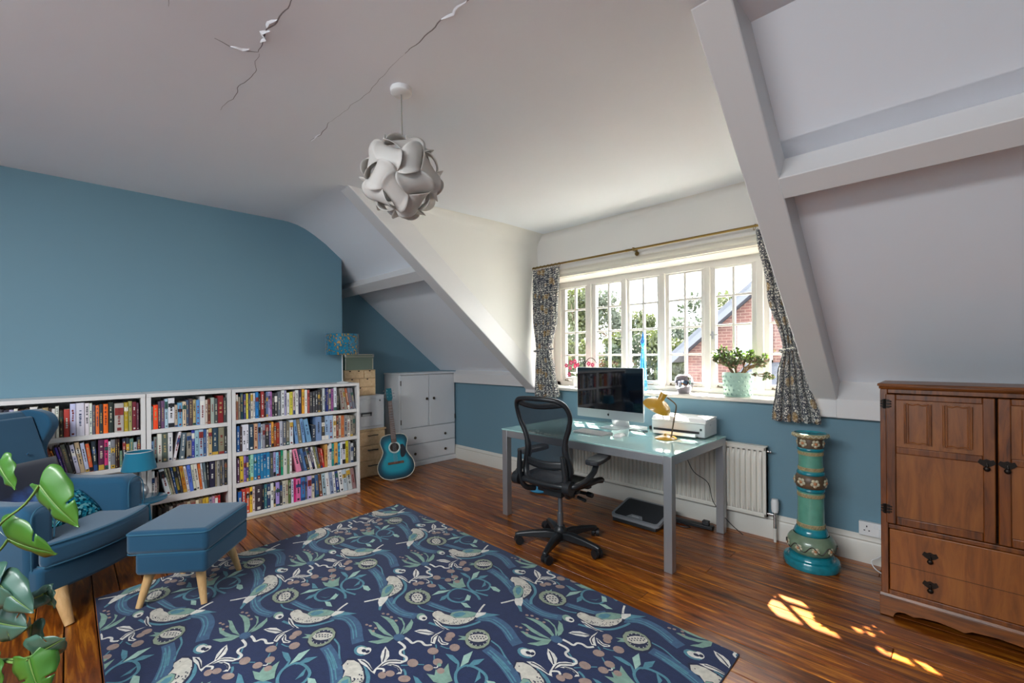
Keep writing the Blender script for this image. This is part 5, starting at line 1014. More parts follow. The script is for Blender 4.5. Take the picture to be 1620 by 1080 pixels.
# ---------------------------------------------------------------- rug with woven pattern
RUG = [(-3.63, 2.140), (-.70, 2.132), (-.66, .102), (-3.447, .102)]
t = thing('patterned_rug', 'large navy rug woven with birds, pomegranates and leaves on the floor', 'rug', (-2.1, 1.1, 0))
M_navy = mat('rug_navy', '17254b', .95, bump=(220, .35, .002), var=(40, .25), sheen=.2)
MB().prism([(x+2.1, y-1.1) for x, y in RUG], .0006, .0075, 'z').build('pile', M_navy, t, bevel=.002)
RUGTXT = "b,1,45,83,509,191,491,295,458,334,440;b,1,50,334,440,430,413,547,382,642,392,706,425;b,1,35,642,538,730,560,801,576,843,622;b,1,55,938,630,1006,682,1103,681,1196,645,1241,630;b,1,50,1154,510,1239,505,1320,491,1395,459;t,1,14,799,438,865,462,935,511,967,575,978,627;t,1,16,312,569,381,559,444,512,476,441,517,399;t,1,8,1129,562,1191,558,1256,532,1312,513;t,1,8,609,489,667,483,735,512,797,557;d,2,0,233,508,212,547,233,567,279,576,334,567,386,546,427,509,447,469,450,412,428,410,335,478,281,500;c,3,0,242,510,225,540,246,560,280,568,333,560,381,541,415,511,432,474,435,443,437,423,424,427,399,460,369,492,334,505,311,491,315,477,281,504,263,502;g,3,0,410,384,373,408,337,435,320,463,313,490,335,500,368,491,398,458,416,424,418,398;t,4,0,363,433,333,467,339,491,365,479,387,448,395,421;w,4,0,407,382,421,401,426,426,460,392,492,343,488,332,446,347,418,367;t,4,0,461,345,484,354,525,318,512,314;w,3,12,384,298,399,333,413,371;d,2,0,744,491,732,517,737,536,766,549,820,570,868,548,948,637,953,602,949,560,930,523,900,494,862,472,814,470,775,478;c,3,0,748,495,741,511,746,530,766,538,797,538,827,550,862,553,905,595,930,637,941,612,939,568,921,530,891,501,856,483,818,478,787,482,764,485;g,4,0,822,553,814,574,830,609,861,639,903,660,919,654,922,628,901,591,871,561,845,551;t,5,0,834,560,830,585,851,615,875,619,877,587,861,562;w,4,0,928,631,907,665,942,699,951,683,943,634;t,3,0,933,651,946,696,1010,736,988,699,950,636;w,3,11,910,675,892,710,878,745;d,2,0,612,587,640,555,645,517,627,484,589,463,542,459,497,475,466,506,459,545,478,581,518,603,568,605;o,3,0,608,582,632,554,636,520,619,489,585,470,542,466,502,479,475,507,469,543,487,575,523,595,568,598;d,4,0,596,565,615,544,618,520,606,497,581,484,550,482,520,492,500,513,495,538,508,562,534,576,566,577;c,5,0,582,547,599,531,605,513,599,498,582,491,559,492,535,502,517,518,511,536,517,552,535,560,559,558;g,3,0,488,555,466,573,491,572,491,600,515,572;d,2,0,1124,572,1148,538,1153,501,1138,471,1106,455,1066,457,1026,477,999,511,992,550,1007,583,1042,599,1085,595;o,3,0,1119,568,1141,537,1144,505,1130,478,1102,463,1066,464,1031,482,1007,512,1002,546,1016,575,1047,591,1085,588;d,4,0,1112,560,1127,538,1130,512,1119,491,1096,480,1069,480,1043,493,1026,516,1022,542,1034,564,1057,576,1086,575;c,5,0,1108,565,1114,551,1110,532,1096,512,1076,498,1055,493,1039,498,1032,512,1036,532,1050,551,1071,566,1092,571;g,3,0,1022,500,990,475,1016,480,1011,455,1040,478;d,6,0,535,523,537,517,531,514,525,518,527,524;d,6,0,539,536,542,530,535,527,529,531,532,536;d,6,0,551,547,553,541,547,539,541,542,543,548;d,6,0,553,519,555,513,549,510,543,514,546,520;d,6,0,563,532,565,526,559,523,553,527,555,532;d,6,0,576,541,578,535,572,532,566,536,568,542;d,6,0,575,512,577,507,571,504,565,508,568,513;d,6,0,588,523,590,517,584,515,578,518,580,524;d,6,0,1047,514,1049,509,1044,507,1039,511,1041,515;d,6,0,1054,526,1056,521,1051,519,1046,523,1048,528;d,6,0,1063,537,1065,532,1060,530,1055,534,1057,539;d,6,0,1073,547,1075,542,1070,540,1065,544,1067,548;d,6,0,1085,556,1086,550,1081,548,1076,552,1078,557;d,6,0,1099,562,1100,557,1095,555,1090,559,1093,563;d,6,0,1060,510,1062,505,1057,503,1052,507,1054,511;d,6,0,1069,521,1071,516,1066,514,1061,518,1063,522;d,6,0,1078,532,1079,527,1074,525,1070,529,1072,533;d,6,0,1089,541,1091,535,1086,533,1081,537,1083,542;d,6,0,1100,549,1102,544,1097,542,1092,546,1094,551;w,6,0,1111,560,1112,556,1109,555,1106,558,1107,561;w,6,0,595,565,596,561,593,560,589,562,591,565;w,6,0,1124,542,1125,539,1122,538,1119,540,1120,543;w,6,0,610,549,612,546,608,544,605,546,606,549;w,6,0,1128,523,1129,519,1126,518,1123,520,1124,523;w,6,0,616,530,617,526,613,525,610,527,611,530;w,6,0,1123,504,1124,501,1121,499,1118,502,1119,505;w,6,0,610,511,611,508,608,506,604,508,606,511;w,6,0,1109,491,1110,487,1107,486,1104,488,1105,491;w,6,0,595,496,596,493,593,491,589,493,591,496;w,6,0,1089,484,1090,481,1087,480,1084,482,1085,485;w,6,0,573,488,574,485,571,483,567,485,569,488;w,6,0,1067,487,1068,483,1065,482,1062,485,1063,487;w,6,0,548,488,550,485,546,483,542,485,544,489;w,6,0,1047,498,1048,494,1045,493,1042,495,1043,498;w,6,0,526,497,527,494,523,492,519,494,521,497;w,6,0,1033,515,1035,511,1031,510,1028,513,1029,516;w,6,0,509,513,511,509,507,507,503,510,505,513;w,6,0,1028,535,1030,532,1026,530,1023,533,1024,536;w,6,0,503,532,505,529,501,527,497,529,499,533;w,6,0,1034,555,1035,551,1032,550,1028,552,1030,555;w,6,0,509,552,510,548,506,547,502,549,504,552;w,6,0,1048,569,1049,565,1046,564,1043,567,1044,570;w,6,0,524,567,526,564,522,562,518,564,520,568;w,6,0,1069,575,1070,571,1067,570,1064,573,1065,576;w,6,0,547,575,549,572,545,570,541,572,543,576;w,6,0,1091,572,1093,568,1089,567,1086,569,1088,573;w,6,0,573,574,574,571,570,569,567,572,568,575;g,3,0,719,149,726,164,743,185,759,231,783,252,791,213,767,172;g,3,0,631,194,641,204,690,207,738,224,780,251,779,238,737,200,684,186;g,3,0,588,242,611,255,651,253,714,250,777,252,724,232,670,230,625,241;g,3,0,566,296,609,316,653,324,722,310,767,288,777,271,723,284,669,295,621,299;g,3,0,643,350,668,362,720,348,768,315,786,279,771,292,733,333,688,350;g,3,0,709,392,742,383,778,348,790,315,787,292,745,342,724,376;b,4,0,818,288,827,278,829,265,822,254,809,246,793,244,778,249,767,259,766,271,772,283,786,291,803,293;m,4,0,569,320,572,317,572,314,570,310,566,308,561,307,557,308,554,311,553,315,555,319,559,321,564,322;m,4,0,591,335,594,332,595,328,593,325,589,322,584,322,579,323,576,326,575,330,578,333,582,336,587,336;m,4,0,628,334,631,331,631,328,629,324,625,322,620,321,616,322,613,325,612,329,614,333,618,335,623,336;m,4,0,672,335,675,333,675,329,673,325,669,323,665,322,660,324,657,327,657,330,659,334,663,336,668,337;m,4,0,619,222,621,219,622,216,620,212,616,210,611,209,607,210,604,213,604,216,606,220,610,222,614,223;m,4,0,669,211,671,209,672,205,670,202,666,200,661,199,657,200,654,203,654,206,656,209,660,212,664,212;m,4,0,655,231,658,228,658,225,656,222,653,219,648,218,644,220,641,222,640,226,642,229,646,231,651,232;m,4,0,597,214,600,211,600,208,598,205,594,202,590,201,585,203,582,205,582,209,584,212,588,214,593,215;w,3,0,810,190,855,183,884,168,901,142,901,121,859,138,831,161;w,3,0,912,83,899,124,904,155,925,178,968,202,964,178,926,143,918,107;w,3,0,927,131,941,152,968,164,1004,161,1021,147,1007,130,1003,148,977,153,952,145;w,3,0,799,58,824,79,861,82,943,67,919,63,878,63,839,55;w,3,10,933,67,917,86,939,107,957,100;d,4,6,897,128,869,153,828,180;d,4,6,918,97,912,145,953,185;d,4,6,818,66,857,73,919,69;d,4,6,943,144,978,156,1010,148;w,3,0,807,347,814,373,839,397,897,409,885,379,846,358;w,3,0,789,470,816,476,878,468,925,475,893,457,840,452;w,3,0,905,455,911,416,939,382,960,361,939,352,908,377,901,409;w,3,0,924,410,941,409,974,398,1004,410,1008,399,988,380,951,384;d,4,6,818,356,858,384,896,406;d,4,6,812,465,869,460,909,466;d,4,6,941,360,916,384,911,416;d,4,6,937,404,971,389,999,399;w,3,12,818,288,849,291,880,291,884,314,904,326,935,325,955,348;w,3,12,822,250,865,253,887,244,887,224,908,211,945,217,963,203,954,187;t,2,8,879,241,918,223,959,199;t,2,6,973,173,997,199,1012,219,1042,247;t,2,6,1022,314,1048,296;t,2,6,990,349,967,362;t,2,6,990,372,1028,384,1046,404;w,3,6,1087,265,1098,276,1089,285;t,2,10,1001,168,1026,163,1056,145;m,4,0,1065,427,1073,416,1074,404,1069,394,1057,387,1043,387,1030,393,1022,403,1021,415,1027,426,1038,432,1053,433;m,4,0,1014,344,1022,334,1022,323,1016,312,1004,305,990,303,977,308,970,317,969,329,975,340,987,347,1002,348;m,4,0,1087,313,1094,305,1095,294,1089,285,1079,279,1067,278,1056,283,1048,291,1047,302,1052,311,1063,317,1075,318;m,4,0,1088,263,1094,255,1095,245,1090,236,1080,230,1068,229,1057,233,1050,241,1049,251,1054,261,1064,266,1076,267;m,4,0,1139,286,1144,279,1145,271,1141,263,1133,259,1123,258,1114,262,1108,269,1107,277,1111,285,1119,290,1130,290;m,4,0,1017,234,1025,225,1027,213,1021,203,1010,196,995,195,981,200,972,209,970,221,976,232,988,238,1003,239;m,4,0,977,468,984,459,985,448,979,438,969,432,956,431,944,436,937,446,936,457,942,467,952,473,965,473;m,4,0,987,441,993,433,995,424,991,416,982,411,971,411,961,416,954,424,953,433,957,441,966,446,977,445;m,4,0,983,97,991,90,993,82,989,74,980,70,969,69,958,72,950,79,948,87,951,95,961,100,972,101;m,4,0,1000,128,1006,121,1007,112,1003,104,993,98,982,97,971,100,964,106,963,115,968,124,977,129,989,131;m,4,0,1075,159,1081,151,1081,140,1073,129,1061,121,1048,118,1037,121,1030,129,1031,140,1038,151,1050,159,1064,162;t,2,0,780,119,794,107,798,93,791,79,774,70,753,67,732,73,718,84,713,99,720,114,737,123,759,125;w,4,0,774,114,784,105,787,95,782,86,771,80,756,78,742,82,732,90,728,100,733,110,745,116,760,118;d,5,0,775,112,780,108,781,103,779,99,773,96,766,95,760,97,755,101,754,106,756,110,761,113,768,114;g,3,0,1273,609,1278,631,1303,644,1331,614,1310,598;w,4,0,1341,643,1348,631,1348,620,1344,610,1334,606,1323,607,1312,614,1306,626,1305,638,1309,647,1319,652,1331,650;d,5,0,1341,637,1343,632,1344,626,1341,622,1337,620,1332,620,1327,623,1324,628,1324,634,1326,638,1331,640,1336,640;w,4,0,761,454,769,445,771,435,766,425,755,420,742,419,730,424,721,433,719,443,724,453,735,459,748,459;d,5,0,759,447,762,443,763,438,761,434,756,432,750,431,745,433,742,437,741,442,743,446,748,448,754,449;g,3,0,746,456,756,445,759,433,754,422,742,416,726,416,711,422,700,433,696,446,702,457,714,463,730,463;g,4,0,547,739,580,757,554,781,586,787,563,842,618,809,661,791,649,751,608,732;t,3,13,825,756,772,776,689,771,637,735,643,680,685,644,734,643,771,671,772,720,749,748;t,3,13,826,815,749,791,681,796,630,835,627,885,673,910,739,907,774,869,768,836,734,803;t,3,10,629,838,588,876,525,876;t,4,0,503,871,534,888,585,883,591,864,546,864;t,4,0,640,883,626,933,655,973,663,929;t,4,0,734,848,686,917,733,883;t,4,0,518,692,544,699,606,693,581,668;t,4,0,676,591,650,626,654,673,683,626;t,4,0,700,662,739,680,743,712,735,683;s,4,0,619,864,572,921,578,969,621,908;s,4,0,759,890,788,909,836,902,844,884,807,874;s,4,0,597,592,585,649,628,708,624,661,606,618;s,4,0,771,692,734,742,767,741,790,710;s,4,0,771,663,799,682,852,671,825,652;g,4,0,549,815,553,811,554,806,551,801,546,799,541,799,535,801,532,806,531,811,533,815,538,818,544,818;d,6,0,395,482,397,478,393,475,388,478,390,482;d,6,0,399,498,400,493,396,491,391,494,393,498;d,6,0,364,512,366,508,361,505,356,508,358,512;d,6,0,423,448,425,444,422,443,417,446,418,449;d,6,0,370,500,372,496,367,494,362,496,364,500;d,6,0,399,497,400,493,396,490,391,493,393,497;d,6,0,428,447,430,444,426,442,421,445,422,448;d,6,0,422,455,424,451,420,448,415,451,417,455;d,6,0,336,560,339,556,335,554,330,557,330,561;d,6,0,365,542,367,538,362,535,357,538,359,542;d,6,0,372,520,375,516,371,515,366,518,367,521;d,6,0,432,464,435,461,431,460,427,462,427,465;d,6,0,393,520,395,516,391,514,386,517,387,521;d,6,0,381,533,383,529,378,526,373,529,375,533;d,6,0,410,476,411,472,407,470,402,473,404,477;d,6,0,353,538,355,534,351,531,346,534,347,538;d,6,0,401,523,404,519,400,518,395,521,396,524;d,6,0,358,511,360,507,356,505,351,508,352,511;d,6,0,368,506,371,502,367,501,362,503,363,507;d,6,0,390,530,392,526,388,525,383,528,385,531;d,6,0,430,456,433,453,429,451,424,454,425,457;d,6,0,409,501,411,497,407,495,402,497,404,501;d,6,0,889,528,890,524,886,522,883,525,884,528;d,6,0,878,552,880,548,876,547,873,549,874,552;d,6,0,851,492,852,489,849,488,846,490,847,493;d,6,0,876,542,877,538,874,536,870,539,872,542;d,6,0,909,563,910,560,907,559,904,562,905,564;d,6,0,900,525,901,521,897,519,893,521,895,525;d,6,0,841,501,842,497,839,496,835,498,837,501;d,6,0,911,562,912,558,908,556,905,558,907,562;d,6,0,898,546,899,543,896,541,893,544,894,547;d,6,0,929,554,930,550,926,548,923,550,925,554;d,6,0,903,536,903,532,899,530,896,532,898,536;d,6,0,937,592,938,588,935,587,931,589,933,593;d,6,0,877,552,879,549,876,548,873,551,873,553;d,6,0,837,500,838,497,834,495,831,497,833,501;d,6,0,935,591,936,587,933,586,929,588,931,591;d,6,0,851,501,852,497,848,495,844,498,846,501;d,6,0,866,515,867,511,864,509,860,512,862,515;d,6,0,833,507,835,504,832,503,829,505,829,508;d,6,0,919,571,920,567,917,566,914,568,915,572;d,6,0,855,510,856,506,853,504,849,507,851,510;d,6,0,916,577,917,574,914,573,911,575,912,578;d,6,0,818,493,819,489,815,488,812,490,813,493;d,6,0,931,600,932,597,929,595,926,598,927,601;d,6,0,920,544,921,540,917,538,914,541,916,544;d,6,0,891,518,892,514,889,513,886,516,887,518;d,6,0,887,505,888,501,884,499,881,502,883,505;d,6,0,839,490,840,487,837,485,833,488,834,491;d,6,0,903,536,904,532,900,530,897,533,899,536;d,6,0,927,615,928,611,924,609,921,611,923,615;d,6,0,843,502,844,499,841,498,838,500,839,503;d,6,0,253,531,255,528,251,526,247,529,248,532;d,6,0,757,514,758,511,755,509,752,511,753,515;t,2,6,121,490,222,468,315,437;t,2,6,112,509,213,486,307,454;t,2,6,445,391,533,373,622,377,687,407;t,2,6,438,407,527,389,617,392,682,422;t,2,6,666,530,737,548,801,570;t,2,6,661,547,732,565,797,587;t,2,6,963,633,1016,666,1106,662,1199,627;t,2,6,960,650,1014,683,1104,678,1197,643;t,2,6,1178,497,1255,491,1339,473;t,2,6,1176,512,1254,505,1339,486"
RC = dict(b='395777', t='4c7f8f', d='161d3c', c='c3beb2', w='d3d0c8', g='78988a', o='87927c', m='957f76', s='97b8ac')
RL = list(RC); RM = [mat('rug_wool_'+k, RC[k], .95, var=(45, .38), bump=(220, .3, .002), sheen=.2) for k in RL]
TX, TY, TH = 1.097, .5165, .549
shapes = []
for e in RUGTXT.split(';'):
    p = e.split(','); c, layer, w_ = p[0], int(p[1]), int(p[2])/1000; q = [float(v)/1000 for v in p[3:]]; pts = list(zip(q[0::2], q[1::2]))
    if w_:
        sp_ = [Vector((x, y, 0)) for x, y in cr_spline(pts, 4 if len(pts) > 2 else 2)] if len(pts) > 2 else [Vector((x, y, 0)) for x, y in pts]
        L_ = []; R2 = []
        for i, v in enumerate(sp_):
            d = (sp_[min(i+1, len(sp_)-1)]-sp_[max(i-1, 0)]).normalized(); n_ = Vector((-d.y, d.x, 0))*w_/2
            L_.append(v+n_); R2.append(v-n_)
        for i in range(len(sp_)-1): shapes.append((c, layer, [tuple(x) for x in (L_[i], R2[i], R2[i+1], L_[i+1])]))
    else: shapes.append((c, layer, [(x, y, 0) for x, y in pts]))
bm = bmesh.new(); bcount = 0
LZ = .0077
for ix in range(-3, 4):
    for iy in range(-3, 4):
        ox, oy = -2.70+TX*ix+TH*(iy % 2), .85+TY*iy
        if ox > .7 or ox < -5.2 or oy > 2.5 or oy < -1.2: continue
        ti = (ix+3)*7+iy+3
        for si, (c, layer, pts) in enumerate(shapes):
            P = [(x+ox, y+oy) for x, y, _ in pts]
            if all(x < -3.64 or x > -.65 or y < .1 or y > 2.145 for x, y in P): continue
            try:
                f = bm.faces.new([bm.verts.new((x, y, LZ+layer*.0004+((si*7+ti*13) % 39)*1e-5)) for x, y in P]); f.material_index = RL.index(c)
            except ValueError: pass
for (a, b) in zip(RUG, RUG[1:]+RUG[:1]):
    a = Vector((*a, 0)); b = Vector((*b, 0)); d = (b-a).normalized(); n_ = Vector((d.y, -d.x, 0))*-1   # outward for clockwise order
    n_ = Vector((-d.y, d.x, 0))
    bmesh.ops.bisect_plane(bm, geom=bm.verts[:]+bm.edges[:]+bm.faces[:], plane_co=a-n_*.004, plane_no=n_, clear_outer=True)
bmesh.ops.triangulate(bm, faces=bm.faces[:], quad_method='BEAUTY', ngon_method='EAR_CLIP')
for f in bm.faces:
    f.normal_update()
    if f.normal.z < 0: f.normal_flip()
me = bpy.data.meshes.new('woven_pattern'); bm.to_mesh(me); bm.free()
for m_ in RM: me.materials.append(m_)
o = bpy.data.objects.new('woven_pattern', me); C.objects.link(o); o.parent = t; o.location = (2.1, -1.1, 0)

# ---------------------------------------------------------------- armchair, footstool
M_fab = mat('teal_blue_upholstery', '1f4c68', .9, sheen=.35, bump=(420, .35, .002), var=(3, .08))
t = thing('wing_armchair', 'blue upholstered wing armchair with pale wooden legs', 'armchair', (-3.513, .103, 0), radians(45))
def ch(m):
    # the chair narrows towards its back
    out = []
    for x, y, z in m.v:
        x = x*.80 if x < 0 else x; k = 1.04-.26*min(1, max(0, (-x-.12)/.55)); out.append((x, y*k, z*1.02))
    m.v = out; return m
def soft(m, name, par, bev=.03, seg=4, mt=None): ch(m); return m.build(name, mt or M_fab, par, bevel=bev, seg=seg)
# base with bowed front
bow = [(-.62, -.28), (.02, -.33)]+[(.05+.06*(1-(k/6)**2), .33*k/6) for k in range(-6, 7)]+[(.02, .33), (-.62, .28)]
soft(MB().prism(bow, .165, .30, 'z'), 'base', t, .02)
cu = [(-.50, -.215), (-.02, -.215), (.0, -.30)]+[(.055+.075*(1-(k/6)**2), .315*k/6) for k in range(-6, 7)]+[(.0, .30), (-.02, .215), (-.50, .215)]
cus = ch(MB().prism(cu, .29, .41, 'z')).build('seat_cushion', M_fab, t, bevel=.03, seg=4)
top_o = [(x*.985-.002, y*.985) for x, y in cu[2:-2]]
ch(MB().tube([(x, y, .408) for x, y in top_o], .004, 6).tube([(x*1.0+.004, y*1.005, .302) for x, y in top_o], .004, 6)).build('piping', mat('upholstery_piping', '2f6079', .9), cus, smooth=60)
for s in (-1, 1):
    y0, y1 = s*.205, s*.335
    arm = [(0, .20), (0, .545), (-.02, .59), (-.07, .605), (-.25, .60), (-.45, .605), (-.62, .64), (-.70, .66), (-.70, .2)]
    soft(MB().prism(arm, y0, y1, 'y'), 'arm', t, .035, 5)
    ch(MB().tube(cr_spline([(.003, s*.322, .21), (.003, s*.326, .50), (-.002, s*.31, .57), (-.003, s*.27, .592), (-.002, s*.23, .57), (.003, s*.216, .50), (.003, s*.218, .42)], 4), .0035, 6)).build('arm_piping', mat('upholstery_piping', '2f6079'), t, smooth=60)
    wing = cr_spline([(-.62, .56), (-.64, .64), (-.685, .72), (-.69, .79), (-.645, .86), (-.61, .93), (-.65, .995), (-.76, 1.022), (-.86, 1.01)], 4)+[(-.88, .85), (-.80, .55)]
    soft(MB().prism(wing, s*.262, s*.338, 'y'), 'wing', t, .026, 4)
    for x, zt in ((.06, .17), (-.58, .17)):
        k = 1 if x > 0 else -1
        ch(MB().cyl((x, s*.25, zt), (x+k*.075, s*.27, .0), .033, .019, n=14)).build('leg', M_beech, t, smooth=40)
back = [(-.50, .33), (-.60, .55), (-.70, .80), (-.76, .97), (-.80, 1.01), (-.86, 1.02), (-.90, .99), (-.82, .60), (-.72, .2), (-.58, .2)]
bk = soft(MB().prism(back, -.30, .30, 'y'), 'back', t, .03, 4)
inner = [(-.47, .40), (-.57, .62), (-.665, .86), (-.715, .985), (-.74, .985), (-.64, .6), (-.55, .36)]
soft(MB().prism(inner, -.252, .252, 'y'), 'back_cushion', t, .028, 4)
bt = MB()
for y in (-.12, .0, .12):
    for x, z in ((-.62, .775), (-.585, .68)): bt.sphere((x+.004, y, z), (.006, .009, .009), 8, 6)
ch(bt).build('buttons', M_fab, t, smooth=60)
# footstool
t = thing('footstool', 'blue upholstered footstool with splayed wooden legs on the rug', 'footstool', (-3.19, .515, .0078), radians(51.7))
soft(MB().box((-.20, -.232, .185), (.20, .232, .305)), 'base', t, .022)
ct = MB().box((-.205, -.237, .30), (.205, .237, .425)).build('cushion_top', M_fab, t, bevel=.026, seg=4)
MB().tube([(x, y, .408) for x, y in rrect(.412, .476, .03, 4)], .0042, 6, closed=True).tube([(x, y, .303) for x, y in rrect(.408, .472, .03, 4)], .003, 6, closed=True).build('piping', mat('upholstery_piping', '2f6079'), ct, smooth=60)
for sx in (-1, 1):
    for sy in (-1, 1): MB().cyl((sx*.125, sy*.155, .19), (sx*.165, sy*.195, 0), .026, .015, n=14).build('leg', M_beech, t, smooth=40)
# cushions on the armchair
def pillow(name, label, loc, rot, w, h, th, mt, cat='cushion', mts=None):
    def fn(u, v, s):
        a, b = 2*u-1, 2*v-1; e = (max(0, 1-abs(a)**2.6)*max(0, 1-abs(b)**2.6))**.45
        pin = 1-.07*(1-abs(a))*(abs(b)) ; pin2 = 1-.07*(1-abs(b))*abs(a)
        return (s*th/2*e, a*w/2*pin, b*h/2*pin2)
    m = MB().grid(lambda u, v: fn(u, v, 1), 18, 18).grid(lambda u, v: fn(u, v, -1), 18, 18)
    o = m.build(name, mt, None, smooth=180); o.rotation_euler = rot; o.location = loc; return tag(o, label, cat)
def galaxy():
    m = mat('night_print', '191d2c', .85, sheen=.3); N = m.node_tree.nodes; L = m.node_tree.links; b = N['Principled BSDF']
    tc = N.new('ShaderNodeTexCoord'); mp = N.new('ShaderNodeMapping'); mp.inputs['Location'].default_value = (0, 0, .11); mp.inputs['Scale'].default_value = (1, .9, 2.2); L.new(tc.outputs['Object'], mp.inputs[0])
    g = N.new('ShaderNodeTexGradient'); g.gradient_type = 'SPHERICAL'; s = N.new('ShaderNodeVectorMath'); s.operation = 'SCALE'; s.inputs['Scale'].default_value = 4.6; L.new(mp.outputs[0], s.inputs[0]); L.new(s.outputs[0], g.inputs[0])
    nz = N.new('ShaderNodeTexNoise'); nz.inputs['Scale'].default_value = 22; nz.inputs['Detail'].default_value = 5; L.new(tc.outputs['Object'], nz.inputs['Vector'])
    mu = N.new('ShaderNodeMath'); mu.operation = 'MULTIPLY'; L.new(g.outputs['Fac'], mu.inputs[0]); L.new(nz.outputs['Fac'], mu.inputs[1])
    cr = N.new('ShaderNodeValToRGB'); e = cr.color_ramp.elements; e[0].position = .08; e[0].color = lin('191d2c'); e[1].position = .55; e[1].color = lin('7fb4e6'); k = e.new(.3); k.color = lin('27457e')
    L.new(mu.outputs[0], cr.inputs[0]); L.new(cr.outputs[0], b.inputs['Base Color']); return m
def sequins():
    m = mat('sequin_turquoise', '48c3c9', .18, .7); N = m.node_tree.nodes; L = m.node_tree.links; b = N['Principled BSDF']
    tc = N.new('ShaderNodeTexCoord'); v = N.new('ShaderNodeTexVoronoi'); v.inputs['Scale'].default_value = 70; L.new(tc.outputs['Object'], v.inputs['Vector'])
    sp = N.new('ShaderNodeSeparateColor'); L.new(v.outputs['Color'], sp.inputs[0])
    cr = N.new('ShaderNodeValToRGB'); cr.color_ramp.interpolation = 'CONSTANT'; e = cr.color_ramp.elements; e[0].color = lin('0d4c58'); e[1].position = .35; e[1].color = lin('38b6c4'); k = e.new(.6); k.color = lin('9be6e2'); k = e.new(.82); k.color = lin('1b7f97')
    L.new(sp.outputs[0], cr.inputs[0]); L.new(cr.outputs[0], b.inputs['Base Color'])
    bp = N.new('ShaderNodeBump'); bp.inputs['Strength'].default_value = .9; bp.inputs['Distance'].default_value = .01; L.new(sp.outputs[1], bp.inputs['Height']); L.new(bp.outputs[0], b.inputs['Normal']); return m
def arm_pt(x, y, z):
    a = radians(45); return (-3.513+x*cos(a)-y*sin(a), .103+x*sin(a)+y*cos(a), z)
pillow('dark_cushion', 'dark navy scatter cushion with a blue starry print on the armchair', arm_pt(-.365, .0, .60), (0, radians(-20), radians(45)), .40, .34, .11, galaxy())
pillow('sequin_cushion', 'small turquoise sequinned cushion on the armchair seat', arm_pt(-.22, .06, .485), (0, radians(-48), radians(45)), .30, .20, .08, sequins())
# side table and small lamp
t = thing('side_table', 'small round blue side table between armchair and bookcase', 'table', (-4.075, .365, 0))
M_tbl = mat('blue_lacquer', '2d7c9e', .2, coat=.5)
MB().lathe([(0, .352), (.140, .352), (.146, .356), (.146, .366), (.14, .370), (0, .370)], 36).build('tabletop', M_tbl, t, smooth=40)
for k in range(3):
    a = 2*pi*k/3+.5; MB().cyl((.06*cos(a), .06*sin(a), .352), (.115*cos(a), .115*sin(a), 0), .011, .009, n=10).build('leg', M_tbl, t, smooth=40)
t = thing('table_lamp', 'small table lamp with teal shade and round silver base', 'lamp', (-4.072, .352, .3705))
MB().lathe([(0, 0), (.03, 0), (.032, .004), (.05, .03), (.054, .052), (.046, .08), (.028, .1), (.012, .108), (.01, .14), (.008, .30), (0, .30)], 28).build('base', M_silver, t, smooth=50)
MB().lathe([(.098, .207), (.099, .208), (.076, .332), (.0745, .332), (.097, .208), (.098, .207)], 40).build('lamp_shade', mat('teal_shade', '1c6d88', .7, sheen=.2), t, smooth=40)
MB().tube([(.0757*cos(q*pi/18), .0757*sin(q*pi/18), .332) for q in range(36)], .0022, 6, closed=True).build('shade_trim', M_case, t, smooth=60)
